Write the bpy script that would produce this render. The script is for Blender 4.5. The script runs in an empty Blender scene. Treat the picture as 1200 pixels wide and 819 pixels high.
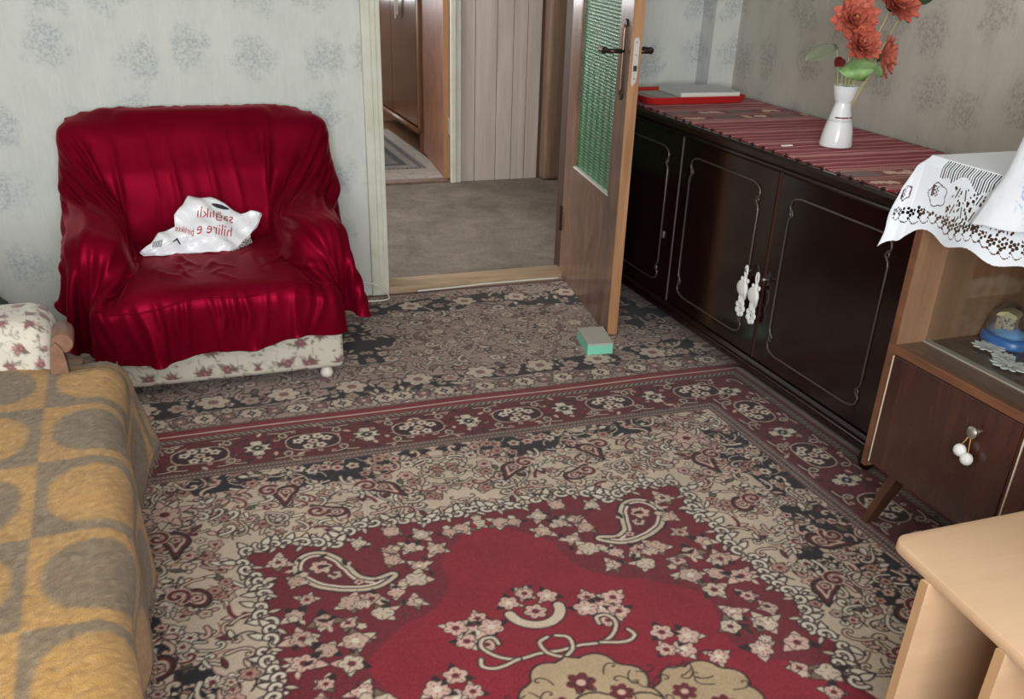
import bpy, bmesh, math, random
import numpy as np
from mathutils import Matrix, Vector

# ---------------------------------------------------------------- camera, light, exposure
sc = bpy.context.scene
COL = sc.collection
YAW, PITCH, ROLL, FPX, CYP, CAMH = 0.36865, 0.53541, 0.033795, 1144.497, 598.085, 1.40

def cam_axes(yaw, pitch, roll):
    cy, sy, cp, sp = math.cos(yaw), math.sin(yaw), math.cos(pitch), math.sin(pitch)
    f = np.array([sy*cp, cy*cp, -sp]); r = np.array([cy, -sy, 0.0]); u = np.cross(r, f)
    cr, sr = math.cos(roll), math.sin(roll)
    return r*cr+u*sr, -r*sr+u*cr, f
_r, _u, _f = cam_axes(YAW, PITCH, ROLL)
cam_d = bpy.data.cameras.new('camera'); cam = bpy.data.objects.new('camera', cam_d); COL.objects.link(cam)
cam.matrix_world = Matrix(((_r[0], _u[0], -_f[0], 0), (_r[1], _u[1], -_f[1], 0), (_r[2], _u[2], -_f[2], CAMH), (0, 0, 0, 1)))
cam_d.sensor_width = 36; cam_d.lens = FPX/1200*36; cam_d.shift_y = (CYP-409.5)/1200; cam_d.clip_start = .02
sc.camera = cam

world = bpy.data.worlds.new('daylight'); sc.world = world; world.use_nodes = True
bg = world.node_tree.nodes['Background']; bg.inputs[0].default_value = (.80, .90, 1.0, 1); bg.inputs[1].default_value = .9

def area(name, loc, rot, sx, sy, power, col=(1, 1, 1)):
    l = bpy.data.lights.new(name, 'AREA'); l.shape = 'RECTANGLE'; l.size = sx; l.size_y = sy; l.energy = power; l.color = col
    o = bpy.data.objects.new(name, l); o.location = loc; o.rotation_euler = rot; COL.objects.link(o); return o
# daylight entering by the window behind the camera and by the hall window; the far-room lamp is an added fill
area('window_daylight', (-.35, -1.06, 1.42), (math.radians(90), 0, 0), 1.7, 1.25, 116, (.94, .98, 1.0))
area('hall_daylight', (-.52, 5.25, 1.5), (math.radians(90), 0, math.radians(-90)), 1.3, 1.3, 34, (1, .97, .95))
area('far_room_fill', (.95, 9.52, 1.5), (math.radians(-90), 0, 0), 1.3, 1.3, 26, (1, .97, .97))
sc.view_settings.view_transform = 'Standard'; sc.view_settings.look = 'None'
sc.view_settings.gamma = 1; sc.view_settings.exposure = 0.33; sc.view_settings.use_curve_mapping = False
try:
    sc.cycles.max_bounces = 8; sc.cycles.diffuse_bounces = 5; sc.cycles.transparent_max_bounces = 12
    sc.cycles.caustics_reflective = False; sc.cycles.caustics_refractive = False
except Exception: pass

# ---------------------------------------------------------------- helpers
def lin(c):
    c = np.asarray(c, float)/255.0
    return np.where(c <= .04045, c/12.92, ((c+.055)/1.055)**2.4)
def L4(r, g, b): return tuple(lin((r, g, b)))+(1.0,)

def mat(name, col=(200, 200, 200), rough=.6, spec=.5, metal=0, **kw):
    m = bpy.data.materials.new(name); m.use_nodes = True
    b = m.node_tree.nodes['Principled BSDF']
    b.inputs['Base Color'].default_value = L4(*col); b.inputs['Roughness'].default_value = rough
    b.inputs['Specular IOR Level'].default_value = spec; b.inputs['Metallic'].default_value = metal
    for k, v in kw.items(): b.inputs[k.replace('_', ' ')].default_value = v
    return m
def nd(m, t, **kw):
    n = m.node_tree.nodes.new(t)
    for k, v in kw.items(): setattr(n, k, v)
    return n
def lk(m, a, b): m.node_tree.links.new(a, b)
def bsdf(m): return m.node_tree.nodes['Principled BSDF']
def ramp(m, fac, stops):
    r = nd(m, 'ShaderNodeValToRGB'); e = r.color_ramp.elements
    while len(e) < len(stops): e.new(.5)
    for i, (p, c) in enumerate(stops): e[i].position = p; e[i].color = L4(*c)
    lk(m, fac, r.inputs[0]); return r
def coords(m, scale=(1, 1, 1), rot=(0, 0, 0)):
    t = nd(m, 'ShaderNodeTexCoord'); mp = nd(m, 'ShaderNodeMapping')
    mp.inputs['Scale'].default_value = scale; mp.inputs['Rotation'].default_value = rot
    lk(m, t.outputs['Object'], mp.inputs[0]); return mp.outputs[0]
def noise(m, vec, scale, detail=4, rough=.55, dist=0):
    n = nd(m, 'ShaderNodeTexNoise'); n.inputs['Scale'].default_value = scale; n.inputs['Detail'].default_value = detail
    n.inputs['Roughness'].default_value = rough; n.inputs['Distortion'].default_value = dist
    lk(m, vec, n.inputs['Vector']); return n.outputs['Fac']
def bump(m, h, strength=.3, dist=.005):
    b = nd(m, 'ShaderNodeBump'); b.inputs['Strength'].default_value = strength; b.inputs['Distance'].default_value = dist
    lk(m, h, b.inputs['Height']); lk(m, b.outputs[0], bsdf(m).inputs['Normal'])
def math_(m, op, a, b=None):
    n = nd(m, 'ShaderNodeMath', operation=op)
    for i, v in enumerate((a, b)):
        if v is None: continue
        if isinstance(v, (int, float)): n.inputs[i].default_value = v
        else: lk(m, v, n.inputs[i])
    return n.outputs[0]
def maprange(m, v, a, b, c=0., d=1.):
    n = nd(m, 'ShaderNodeMapRange', interpolation_type='SMOOTHSTEP')
    for i, x in enumerate((a, b, c, d)): n.inputs[i+1].default_value = x
    lk(m, v, n.inputs[0]); return n.outputs[0]
def mixc(m, fac, c1, c2):
    n = nd(m, 'ShaderNodeMix', data_type='RGBA')
    lk(m, fac, n.inputs[0])
    for i, c in ((6, c1), (7, c2)):
        if isinstance(c, tuple): n.inputs[i].default_value = L4(*c)
        else: lk(m, c, n.inputs[i])
    return n.outputs[2]
def wood(name, dark, light, rough=.4, scale=6., stretch=(1, 1, .08), spec=.5, dist=1.2, bmp=.05, coat=0):
    m = mat(name, light, rough, spec)
    v = coords(m, stretch)
    n1 = noise(m, v, scale*2.2, 5, .6, dist); n2 = noise(m, v, scale*14, 3, .6)
    f = math_(m, 'ADD', math_(m, 'MULTIPLY', n1, .75), math_(m, 'MULTIPLY', n2, .25))
    r = ramp(m, f, [(.33, dark), (.66, light)])
    lk(m, r.outputs[0], bsdf(m).inputs['Base Color'])
    bump(m, n2, bmp, .002)
    if coat: bsdf(m).inputs['Coat Weight'].default_value = coat; bsdf(m).inputs['Coat Roughness'].default_value = .12
    return m
def vcol_mat(name, rough=.95, spec=.1, bscale=0, bstr=.4, sheen=0, bdist=.004, var=0):
    m = mat(name, (180, 180, 180), rough, spec)
    a = nd(m, 'ShaderNodeAttribute'); a.attribute_name = 'Col'
    c = a.outputs['Color']
    if var:
        v = noise(m, coords(m), 7, 3); g = maprange(m, v, .3, .7, 1-var, 1+var*.4)
        mx = nd(m, 'ShaderNodeMix', data_type='RGBA', blend_type='MULTIPLY'); mx.inputs[0].default_value = 1
        cc = nd(m, 'ShaderNodeCombineColor')
        for i in range(3): lk(m, g, cc.inputs[i])
        lk(m, c, mx.inputs[6]); lk(m, cc.outputs[0], mx.inputs[7]); c = mx.outputs[2]
    lk(m, c, bsdf(m).inputs['Base Color'])
    if bscale: bump(m, noise(m, coords(m), bscale, 3, .7), bstr, bdist)
    if sheen: bsdf(m).inputs['Sheen Weight'].default_value = sheen; bsdf(m).inputs['Sheen Roughness'].default_value = .5
    return m

# geometry collector ------------------------------------------------
class G:
    def __init__(s): s.v = []; s.f = []; s.n = 0
    def add(s, V, F):
        V = np.asarray(V, float); s.v.append(V); s.f += [tuple(i+s.n for i in f) for f in F]; s.n += len(V); return s
    def box(s, x0, x1, y0, y1, z0, z1, r=0, seg=2):
        if r <= 0:
            V = [(x, y, z) for x in (x0, x1) for y in (y0, y1) for z in (z0, z1)]
            return s.add(V, [(0, 1, 3, 2), (4, 6, 7, 5), (0, 4, 5, 1), (2, 3, 7, 6), (0, 2, 6, 4), (1, 5, 7, 3)])
        bm = bmesh.new(); bmesh.ops.create_cube(bm, size=1)
        for v in bm.verts: v.co = Vector(((x0+x1)/2+v.co.x*(x1-x0), (y0+y1)/2+v.co.y*(y1-y0), (z0+z1)/2+v.co.z*(z1-z0)))
        bmesh.ops.bevel(bm, geom=list(bm.edges), offset=r, segments=seg, profile=.5, affect='EDGES')
        bm.verts.index_update()
        s.add([tuple(v.co) for v in bm.verts], [[v.index for v in f.verts] for f in bm.faces]); bm.free(); return s
    def tube(s, pts, r, n=8, closed=False, flat=1.0, cap=True):
        P = np.asarray(pts, float); m = len(P); R = np.broadcast_to(np.asarray(r, float), (m,))
        T = np.gradient(P, axis=0)
        if closed: T = np.roll(P, -1, 0)-np.roll(P, 1, 0)
        T /= np.linalg.norm(T, axis=1, keepdims=True)+1e-12
        up = np.array([0, 0, 1.]) if abs(T[0][2]) < .9 else np.array([1., 0, 0])
        A = np.cross(T[0], up); A /= np.linalg.norm(A); V = []
        for i in range(m):
            A = A-T[i]*(A@T[i]); A /= np.linalg.norm(A)+1e-12; B = np.cross(T[i], A)
            for k in range(n):
                t = 2*math.pi*k/n; V.append(P[i]+R[i]*(math.cos(t)*A+flat*math.sin(t)*B))
        F = []
        for i in range(m if closed else m-1):
            j = (i+1) % m
            for k in range(n): F.append((i*n+k, i*n+(k+1) % n, j*n+(k+1) % n, j*n+k))
        if cap and not closed: F += [tuple(range(n))[::-1], tuple((m-1)*n+k for k in range(n))]
        return s.add(V, F)
    def lathe(s, prof, c=(0, 0, 0), n=24, M=None):
        V = []; F = []
        for (r, z) in prof:
            for k in range(n):
                t = 2*math.pi*k/n; V.append((r*math.cos(t), r*math.sin(t), z))
        for i in range(len(prof)-1):
            for k in range(n): F.append((i*n+k, i*n+(k+1) % n, (i+1)*n+(k+1) % n, (i+1)*n+k))
        if prof[0][0] > 1e-6: F.append(tuple(range(n))[::-1])
        if prof[-1][0] > 1e-6: F.append(tuple((len(prof)-1)*n+k for k in range(n)))
        V = np.array(V)
        if M is not None: V = V@np.array(M).T
        return s.add(V+np.array(c), F)
    def ell(s, c, rx, ry, rz, nu=12, nv=8, M=None):
        V = []; F = []
        for i in range(nv+1):
            p = math.pi*i/nv
            for k in range(nu):
                t = 2*math.pi*k/nu; V.append((rx*math.sin(p)*math.cos(t), ry*math.sin(p)*math.sin(t), rz*math.cos(p)))
        for i in range(nv):
            for k in range(nu): F.append((i*nu+k, (i+1)*nu+k, (i+1)*nu+(k+1) % nu, i*nu+(k+1) % nu))
        V = np.array(V)
        if M is not None: V = V@np.array(M).T
        return s.add(V+np.array(c), F)
    def prism(s, poly, ax, a, b):
        # polygon in the plane normal to axis ax, extruded a..b
        n = len(poly); V = []
        for h in (a, b):
            for (p, q) in poly:
                V.append({0: (h, p, q), 1: (p, h, q), 2: (p, q, h)}[ax])
        F = [tuple(range(n))[::-1], tuple(range(n, 2*n))]+[(i, (i+1) % n, n+(i+1) % n, n+i) for i in range(n)]
        return s.add(V, F)
    def grid(s, P):
        a, b, _ = P.shape; I = np.arange(a*b).reshape(a, b)
        F = np.stack([I[:-1, :-1], I[1:, :-1], I[1:, 1:], I[:-1, 1:]], -1).reshape(-1, 4)
        return s.add(P.reshape(-1, 3), [tuple(f) for f in F.tolist()])
    def xf(s, fn): s.v = [fn(np.concatenate(s.v))]; return s
    def verts(s): return np.concatenate(s.v)

ORG = {}
def root_org(p):
    while p.parent: p = p.parent
    return np.array(ORG.get(p.name, (0, 0, 0)))
def build(name, g, m, parent=None, smooth=False, loc=None, cols=None):
    """one mesh object; coordinates given in world space"""
    V = g.verts(); F = g.f
    if parent is not None: o0 = root_org(parent)
    elif loc is not None: o0 = np.array(loc, float)
    else: o0 = np.array([(V[:, 0].min()+V[:, 0].max())/2, (V[:, 1].min()+V[:, 1].max())/2, V[:, 2].min()])
    me = bpy.data.meshes.new(name); me.from_pydata((V-o0).tolist(), [], F); me.validate()
    if smooth is True: me.shade_smooth()
    elif smooth: me.shade_smooth(); me.set_sharp_from_angle(angle=math.radians(smooth))
    if cols is not None: set_cols(me, cols)
    return link(name, me, m, parent, o0)
def link(name, me, m, parent, o0):
    if m: me.materials.append(m)
    o = bpy.data.objects.new(name, me); COL.objects.link(o)
    if parent is not None: o.parent = parent
    else: o.location = o0; ORG[o.name] = tuple(o0)
    return o
def set_cols(me, cols):
    a = me.color_attributes.new('Col', 'FLOAT_COLOR', 'POINT')
    c = np.ones((len(me.vertices), 4), np.float32); c[:, :3] = cols; a.data.foreach_set('color', c.ravel())
def fast_grid(name, P, m, parent=None, cols=None, smooth=True, keep=None, flip=False):
    a, b, _ = P.shape; I = np.arange(a*b).reshape(a, b)
    F = np.stack([I[:-1, :-1], I[1:, :-1], I[1:, 1:], I[:-1, 1:]], -1).reshape(-1, 4)
    if flip: F = F[:, ::-1]
    V = P.reshape(-1, 3)
    if keep is not None:
        F = F[keep.ravel()]; used = np.zeros(len(V), bool); used[F.ravel()] = True
        mp = np.cumsum(used)-1; V = V[used]; F = mp[F]
        if cols is not None: cols = cols[used]
    o0 = root_org(parent) if parent is not None else np.array([(V[:, 0].min()+V[:, 0].max())/2, (V[:, 1].min()+V[:, 1].max())/2, V[:, 2].min()])
    me = bpy.data.meshes.new(name); n = len(F)
    me.vertices.add(len(V)); me.vertices.foreach_set('co', (V-o0).astype(np.float32).ravel())
    me.loops.add(4*n); me.loops.foreach_set('vertex_index', F.astype(np.int32).ravel())
    me.polygons.add(n); me.polygons.foreach_set('loop_start', np.arange(0, 4*n, 4, dtype=np.int32))
    me.update(calc_edges=True)
    if smooth: me.shade_smooth()
    if cols is not None: set_cols(me, cols)
    return link(name, me, m, parent, o0)
def thing(name, label, cat, loc, group=None):
    o = bpy.data.objects.new(name, None); COL.objects.link(o); o.location = loc; ORG[o.name] = tuple(loc); o.empty_display_size = .05
    return tag(o, label, cat, group)
def tag(o, label, cat, group=None, kind=None):
    o['label'] = label; o['category'] = cat
    if group: o['group'] = group
    if kind: o['kind'] = kind
    return o
def struct(o, label=None):
    o['kind'] = 'structure'
    if label: o['label'] = label
    return o
def sroot(name, loc):
    o = bpy.data.objects.new(name, None); COL.objects.link(o); o.location = loc; ORG[o.name] = tuple(loc); o.empty_display_size = .05
    return struct(o)
def B(name, m, parent, *a, r=0, seg=2): return build(name, G().box(*a, r=r, seg=seg), m, parent, smooth=40 if r >= .01 else False)
def rotz(a): c, s = math.cos(a), math.sin(a); return np.array([[c, -s, 0], [s, c, 0], [0, 0, 1]])
def rotx(a): c, s = math.cos(a), math.sin(a); return np.array([[1, 0, 0], [0, c, -s], [0, s, c]])
def roty(a): c, s = math.cos(a), math.sin(a); return np.array([[c, 0, s], [0, 1, 0], [-s, 0, c]])
def sstep(a, b, x): t = np.clip((x-a)/(b-a), 0, 1); return t*t*(3-2*t)

# ---------------------------------------------------------------- canvas: pattern painter for woven patterns
class Canvas:
    def __init__(s, w, h, res, col):
        s.res = res; s.nw = int(w/res)+1; s.nh = int(h/res)+1; s.w = w; s.h = h
        s.a = np.empty((s.nh, s.nw, 3)); s.a[:] = col
    def win(s, x0, x1, y0, y1):
        i0 = max(0, int(x0/s.res)); i1 = min(s.nw, int(x1/s.res)+2); j0 = max(0, int(y0/s.res)); j1 = min(s.nh, int(y1/s.res)+2)
        if i1 <= i0 or j1 <= j0: return None
        X, Y = np.meshgrid(np.arange(i0, i1)*s.res, np.arange(j0, j1)*s.res); return (slice(j0, j1), slice(i0, i1)), X, Y
    def put(s, sl, d, col, aa=None):
        c = np.clip(.5-d/(aa or s.res), 0, 1)[..., None]; s.a[sl] = s.a[sl]*(1-c)+np.asarray(col, float)*c
    def poly(s, pts, fill=None, ol=None, ow=.004):
        P = np.asarray(pts, float); m = ow+.004
        w = s.win(P[:, 0].min()-m, P[:, 0].max()+m, P[:, 1].min()-m, P[:, 1].max()+m)
        if w is None: return
        sl, X, Y = w; d2 = np.full(X.shape, 9.); ins = np.zeros(X.shape, bool)
        for i in range(len(P)):
            x1, y1 = P[i]; x2, y2 = P[(i+1) % len(P)]; dx, dy = x2-x1, y2-y1
            t = np.clip(((X-x1)*dx+(Y-y1)*dy)/(dx*dx+dy*dy+1e-12), 0, 1)
            d2 = np.minimum(d2, (X-x1-t*dx)**2+(Y-y1-t*dy)**2)
            c = ((y1 > Y) != (y2 > Y)) & (X < dx*(Y-y1)/(dy+1e-12)+x1); ins ^= c
        d = np.sqrt(d2); sd = np.where(ins, -d, d)
        if fill is not None: s.put(sl, sd, fill)
        if ol is not None: s.put(sl, d-ow/2, ol)
    def stroke(s, pts, wd, col, ol=None, ow=.004):
        P = np.asarray(pts, float); m = wd+ow+.004
        w = s.win(P[:, 0].min()-m, P[:, 0].max()+m, P[:, 1].min()-m, P[:, 1].max()+m)
        if w is None: return
        sl, X, Y = w; d2 = np.full(X.shape, 9.)
        for i in range(len(P)-1):
            x1, y1 = P[i]; dx, dy = P[i+1]-P[i]
            t = np.clip(((X-x1)*dx+(Y-y1)*dy)/(dx*dx+dy*dy+1e-12), 0, 1)
            d2 = np.minimum(d2, (X-x1-t*dx)**2+(Y-y1-t*dy)**2)
        d = np.sqrt(d2)
        if ol is not None: s.put(sl, d-wd/2-ow, ol)
        s.put(sl, d-wd/2, col)
    def rosette(s, x, y, r, n, fill, ol=None, cen=None, rot=0, ow=.004, depth=.3, sq=1.):
        w = s.win(x-r-ow, x+r+ow, y-r-ow, y+r+ow)
        if w is None: return
        sl, X, Y = w; dx = X-x; dy = (Y-y)/sq; rho = np.hypot(dx, dy); th = np.arctan2(dy, dx)+rot
        R = r*(1-depth+depth*np.abs(np.cos(n*th/2)))
        if ol is not None: s.put(sl, rho-R-ow*.5, ol)
        s.put(sl, rho-R+ow*.4, fill)
        if ol is not None and r > .016: s.put(sl, np.abs(np.sin(n*th/2))*rho*1.2-.0016+(rho > R*.85)*9+(rho < R*.3)*9, ol)
        if cen is not None: s.put(sl, rho-r*.30, cen)
    def leaf(s, x, y, Ln, wd, a, fill, ol=None, ow=.003):
        t = np.linspace(0, 1, 9); h = wd*np.sin(np.pi*t**.8)
        up = np.stack([t*Ln, h], 1); dn = np.stack([t[::-1]*Ln, -h[::-1]], 1); p = np.concatenate([up, dn[1:-1]])
        c, q = math.cos(a), math.sin(a); p = p@np.array([[c, q], [-q, c]])+np.array([x, y]); s.poly(p, fill, ol, ow)
    def curl(s, x, y, size, a, hand, wd, col, ol=None, turns=1.3, ow=.003):
        t = np.linspace(0, 1, 16); th = t*turns*2*math.pi; r = size*(1-t*.86)
        p = np.stack([r*np.cos(th), hand*r*np.sin(th)], 1); c, q = math.cos(a), math.sin(a)
        p = p@np.array([[c, q], [-q, c]])+np.array([x, y]); s.stroke(p, wd, col, ol, ow)
    def scroll(s, x, y, Ln, a, hand, wd, col, ol=None, ow=.003):
        # an S line ending in a curl
        t = np.linspace(0, 1, 20); th = hand*(t**2)*5.2; st = Ln/20*(1.7-1.3*t)
        p = np.cumsum(np.stack([st*np.cos(a+th), st*np.sin(a+th)], 1), 0)+np.array([x, y]); s.stroke(p, wd, col, ol, ow)
    def boteh(s, x, y, size, a, hand, rings):
        t = np.linspace(0, 2*math.pi, 30, endpoint=False)
        for k, col in enumerate(rings):
            z = size*(1-.2*k)
            px = z*np.cos(t)*(1-.1*np.sin(t)); py = z*.72*np.sin(t)
            tail = np.exp(-((t-math.pi*1.25)/.38)**2); px = px-tail*z*.9; py = py-tail*z*.75
            px = px*1.0; c, q = math.cos(a), math.sin(a)
            p = np.stack([px, hand*py], 1)@np.array([[c, q], [-q, c]])+np.array([x, y]); s.poly(p, col)
    def sample(s, x, y):
        i = np.clip(x/s.res, 0, s.nw-1.001); j = np.clip(y/s.res, 0, s.nh-1.001)
        i0 = i.astype(int); j0 = j.astype(int); fx = (i-i0)[..., None]; fy = (j-j0)[..., None]; A = s.a
        return (A[j0, i0]*(1-fx)+A[j0, i0+1]*fx)*(1-fy)+(A[j0+1, i0]*(1-fx)+A[j0+1, i0+1]*fx)*fy

# ---------------------------------------------------------------- materials of the room
def wallpaper(name, base, tint, dark):
    m = mat(name, base, .85, .2)
    v3 = coords(m); sp = nd(m, 'ShaderNodeSeparateXYZ'); lk(m, v3, sp.inputs[0]); cb = nd(m, 'ShaderNodeCombineXYZ')
    lk(m, math_(m, 'ADD', sp.outputs[0], sp.outputs[1]), cb.inputs[0]); lk(m, sp.outputs[2], cb.inputs[1]); v = cb.outputs[0]
    vo = nd(m, 'ShaderNodeTexVoronoi', voronoi_dimensions='2D'); vo.inputs['Scale'].default_value = 4.3; vo.inputs['Randomness'].default_value = .38
    lk(m, v, vo.inputs['Vector'])
    clus = maprange(m, math_(m, 'ADD', vo.outputs['Distance'], math_(m, 'MULTIPLY', math_(m, 'SUBTRACT', noise(m, v, 15, 3, .6), .5), .80)), .42, .14)
    fine = nd(m, 'ShaderNodeTexVoronoi', voronoi_dimensions='2D'); fine.inputs['Scale'].default_value = 70; lk(m, v, fine.inputs['Vector'])
    leaf = maprange(m, fine.outputs['Distance'], .55, .22)
    twig = maprange(m, math_(m, 'ABSOLUTE', math_(m, 'SUBTRACT', noise(m, v, 44, 2, .5), .5)), .05, .01)
    brk = maprange(m, noise(m, v, 36, 4, .7), .38, .56)
    f = math_(m, 'MULTIPLY', clus, math_(m, 'MAXIMUM', math_(m, 'MULTIPLY', leaf, brk), math_(m, 'MULTIPLY', twig, .8)))
    mott = maprange(m, noise(m, coords(m, (1, 1, .5)), 9, 5, .7), .35, .7)
    c0 = mixc(m, math_(m, 'MULTIPLY', mott, .7), base, tint)
    stre = maprange(m, noise(m, coords(m, (60, 60, 4)), 2.2, 2), .52, .66)
    c0 = mixc(m, math_(m, 'MULTIPLY', stre, .25), c0, tuple(min(255, x+12) for x in base))
    c0 = mixc(m, math_(m, 'MULTIPLY', clus, .10), c0, dark)
    c = mixc(m, math_(m, 'MULTIPLY', f, .46), c0, dark)
    lk(m, c, bsdf(m).inputs['Base Color'])
    bump(m, noise(m, v, 160, 3), .08, .002)
    return m
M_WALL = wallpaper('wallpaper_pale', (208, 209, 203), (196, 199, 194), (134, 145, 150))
M_WALLR = wallpaper('wallpaper_shaded', (196, 191, 180), (184, 178, 167), (126, 124, 116))  # same paper for the right wall, its dimmer grazing light put into the colour
M_CEIL = mat('ceiling_white', (238, 236, 230), .9, .1)
M_CREAM = mat('cream_gloss_paint', (206, 205, 186), .42, .45)
lk(M_CREAM, ramp(M_CREAM, noise(M_CREAM, coords(M_CREAM), 12, 4), [(.35, (204, 202, 185)), (.65, (214, 213, 198))]).outputs[0], bsdf(M_CREAM).inputs['Base Color'])
M_PARQ = wood('parquet', (96, 66, 42), (140, 100, 66), .5, 5, (1, .1, 1))
M_HALLC = mat('hall_carpet', (140, 122, 108), .97, .05)
_v = coords(M_HALLC); _n = math_(M_HALLC, 'ADD', math_(M_HALLC, 'MULTIPLY', noise(M_HALLC, _v, 5, 5, .65, .6), .6), math_(M_HALLC, 'MULTIPLY', noise(M_HALLC, _v, 70, 3), .4))
lk(M_HALLC, ramp(M_HALLC, _n, [(.36, (106, 97, 89)), (.64, (146, 135, 125))]).outputs[0], bsdf(M_HALLC).inputs['Base Color'])
bump(M_HALLC, noise(M_HALLC, coords(M_HALLC), 240, 2), .3, .003)
M_PLANK = wood('greyed_pine_panelling', (176, 161, 151), (204, 191, 181), .6, 4, (1, 1, .07), dist=1.4)
M_PLANKD = wood('brown_pine_panelling', (98, 74, 58), (138, 110, 90), .55, 5, (1, 1, .07), dist=2.0)
M_DKFRAME = wood('dark_door_frame', (46, 30, 24), (74, 50, 40), .5, 5)
M_DOOR = wood('varnished_door_veneer', (84, 58, 46), (138, 102, 82), .30, 2.4, (1.0, .8, .34), dist=3.6, bmp=.03, coat=.35)
M_DOOREDGE = wood('door_edge_pine', (146, 102, 66), (184, 138, 98), .5, 6)
M_DOOR2 = wood('red_brown_door', (120, 72, 50), (164, 108, 80), .35, 3, (1, .5, .35), dist=2.5)
M_THRESH = wood('worn_pine_threshold', (150, 124, 96), (190, 164, 134), .7, 7, (.1, 1, 1), dist=1.5)

# ---------------------------------------------------------------- room shell
XR, YB, XL, YF, ZC = 2.52, 4.13, -1.75, -1.05, 2.62
struct(build('floor', G().box(XL, XR, YF, YB+.005, -.1, 0), M_PARQ))
struct(build('floor_hall', G().box(-.6, 3.3, YB+.005, 6.23, -.1, 0), M_HALLC))
struct(build('floor_far_room', G().box(.0, 3.3, 6.23, 9.6, -.1, 0), M_PARQ))
struct(build('ceiling', G().box(XL-.12, XR+.9, YF-.12, 9.7, ZC, ZC+.1), M_CEIL))
DX0, DX1, DZ = .945, 1.855, 2.06
struct(build('wall_back', G().box(XL, DX0, YB, YB+.14, 0, ZC).box(DX1, XR, YB, YB+.14, 0, ZC).box(DX0, DX1, YB, YB+.14, DZ, ZC), M_WALL, loc=(0, YB, 0)))
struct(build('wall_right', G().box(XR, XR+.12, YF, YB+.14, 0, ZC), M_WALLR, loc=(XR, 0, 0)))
struct(build('wall_pillar', G().box(2.397, XR, 4.022, YB, 0, ZC), M_WALL, loc=(0, YB, 0)), 'papered corner pillar beside the back wall')
struct(build('wall_left', G().box(XL-.12, XL, YF, YB+.14, 0, ZC), M_WALL, loc=(XL, 0, 0)))
WX0, WX1, WZ0, WZ1 = -1.25, .55, .76, 2.08
struct(build('wall_front', G().box(XL, WX0, YF-.12, YF, 0, ZC).box(WX1, XR, YF-.12, YF, 0, ZC).box(WX0, WX1, YF-.12, YF, 0, WZ0).box(WX0, WX1, YF-.12, YF, WZ1, ZC), M_WALL, loc=(0, YF, 0)))
w1 = sroot('window_1', (0, YF, 0))
for a in ((WX0, WX0+.05, WZ0, WZ1), (WX1-.05, WX1, WZ0, WZ1), (WX0, WX1, WZ0, WZ0+.05), (WX0, WX1, WZ1-.05, WZ1), (-.38, -.32, WZ0, WZ1)):
    B('window_frame', M_CREAM, w1, a[0], a[1], YF-.09, YF-.03, a[2], a[3])
# door frame of the room
t1 = sroot('trim_1', (0, YB, 0))
for (a, b) in ((.900, .936), (1.868, 1.905)): B('casing', M_CREAM, t1, a, b, YB-.022, YB, 0, DZ+.045, r=.004)
B('casing', M_CREAM, t1, .900, 1.905, YB-.022, YB, DZ+.01, DZ+.045, r=.004)
for (a, b) in ((.936, .958), (1.847, 1.868)): B('casing_step', M_CREAM, t1, a, b, YB-.014, YB, 0, DZ, r=.003)
B('jamb', M_CREAM, t1, .945, .977, YB-.008, YB+.15, 0, DZ, r=.002); B('jamb', M_DKFRAME, t1, 1.826, 1.855, YB+.03, YB+.15, 0, DZ); B('jamb', M_CREAM, t1, .945, 1.855, YB, YB+.15, DZ-.03, DZ)
th = struct(build('trim_threshold', G().box(.977, 1.826, YB-.012, YB+.115, 0, .034, r=.004), M_THRESH, smooth=40), 'worn pine door threshold board')

# hall beyond
struct(build('wall_hall_left', G().box(-.62, -.5, YB+.14, 6.3, 0, .8).box(-.62, -.5, YB+.14, 6.3, 2.2, ZC).box(-.62, -.5, YB+.14, 4.55, .8, 2.2).box(-.62, -.5, 5.95, 6.3, .8, 2.2), M_WALL, loc=(-.5, 0, 0)))
struct(build('wall_hall_right', G().box(2.76, 2.88, YB+.14, 6.3, 0, ZC), M_PLANKD, loc=(2.76, 0, 0)))
wh = sroot('wall_hall', (0, 6.2, 0))
B('wall_core', M_PLANKD, wh, 1.94, 2.88, 6.225, 6.32, 0, ZC); B('wall_core', M_WALL, wh, -.62, .98, 6.2, 6.32, 0, ZC); B('wall_core', M_WALL, wh, .98, 1.94, 6.2, 6.32, 2.06, ZC)
px = [1.962, 2.057, 2.197, 2.304, 2.396, 2.488]
for a, b in zip(px[:-1], px[1:]): B('plank', M_PLANK, wh, a+.002, b-.002, 6.203, 6.225, .0, ZC, r=.0015)
B('plank', M_PLANKD, wh, 2.495, 2.64, 6.10, 6.20, 0, ZC, r=.03, seg=3)
t2 = sroot('trim_2', (1.9, 6.2, 0))
B('casing', M_CREAM, t2, 1.892, 1.925, 6.17, 6.2, 0, 2.1, r=.004); B('casing', M_CREAM, t2, 1.925, 1.960, 6.18, 6.21, 0, 2.1, r=.004)
B('casing', M_CREAM, t2, .94, 1.0, 6.17, 6.2, 0, 2.1, r=.004); B('casing', M_CREAM, t2, .94, 1.96, 6.17, 6.2, 2.06, 2.12, r=.004)
B('sill', M_PLANKD, t2, 1.0, 1.892, 6.2, 6.29, 0, .012, r=.003)
t3 = struct(build('trim_3', G().box(2.69, 2.76, 5.55, 6.12, 0, 2.1).box(2.66, 2.70, 5.50, 5.62, 0, 2.1), M_DKFRAME), 'dark brown door frame on the right of the hall')
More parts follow.
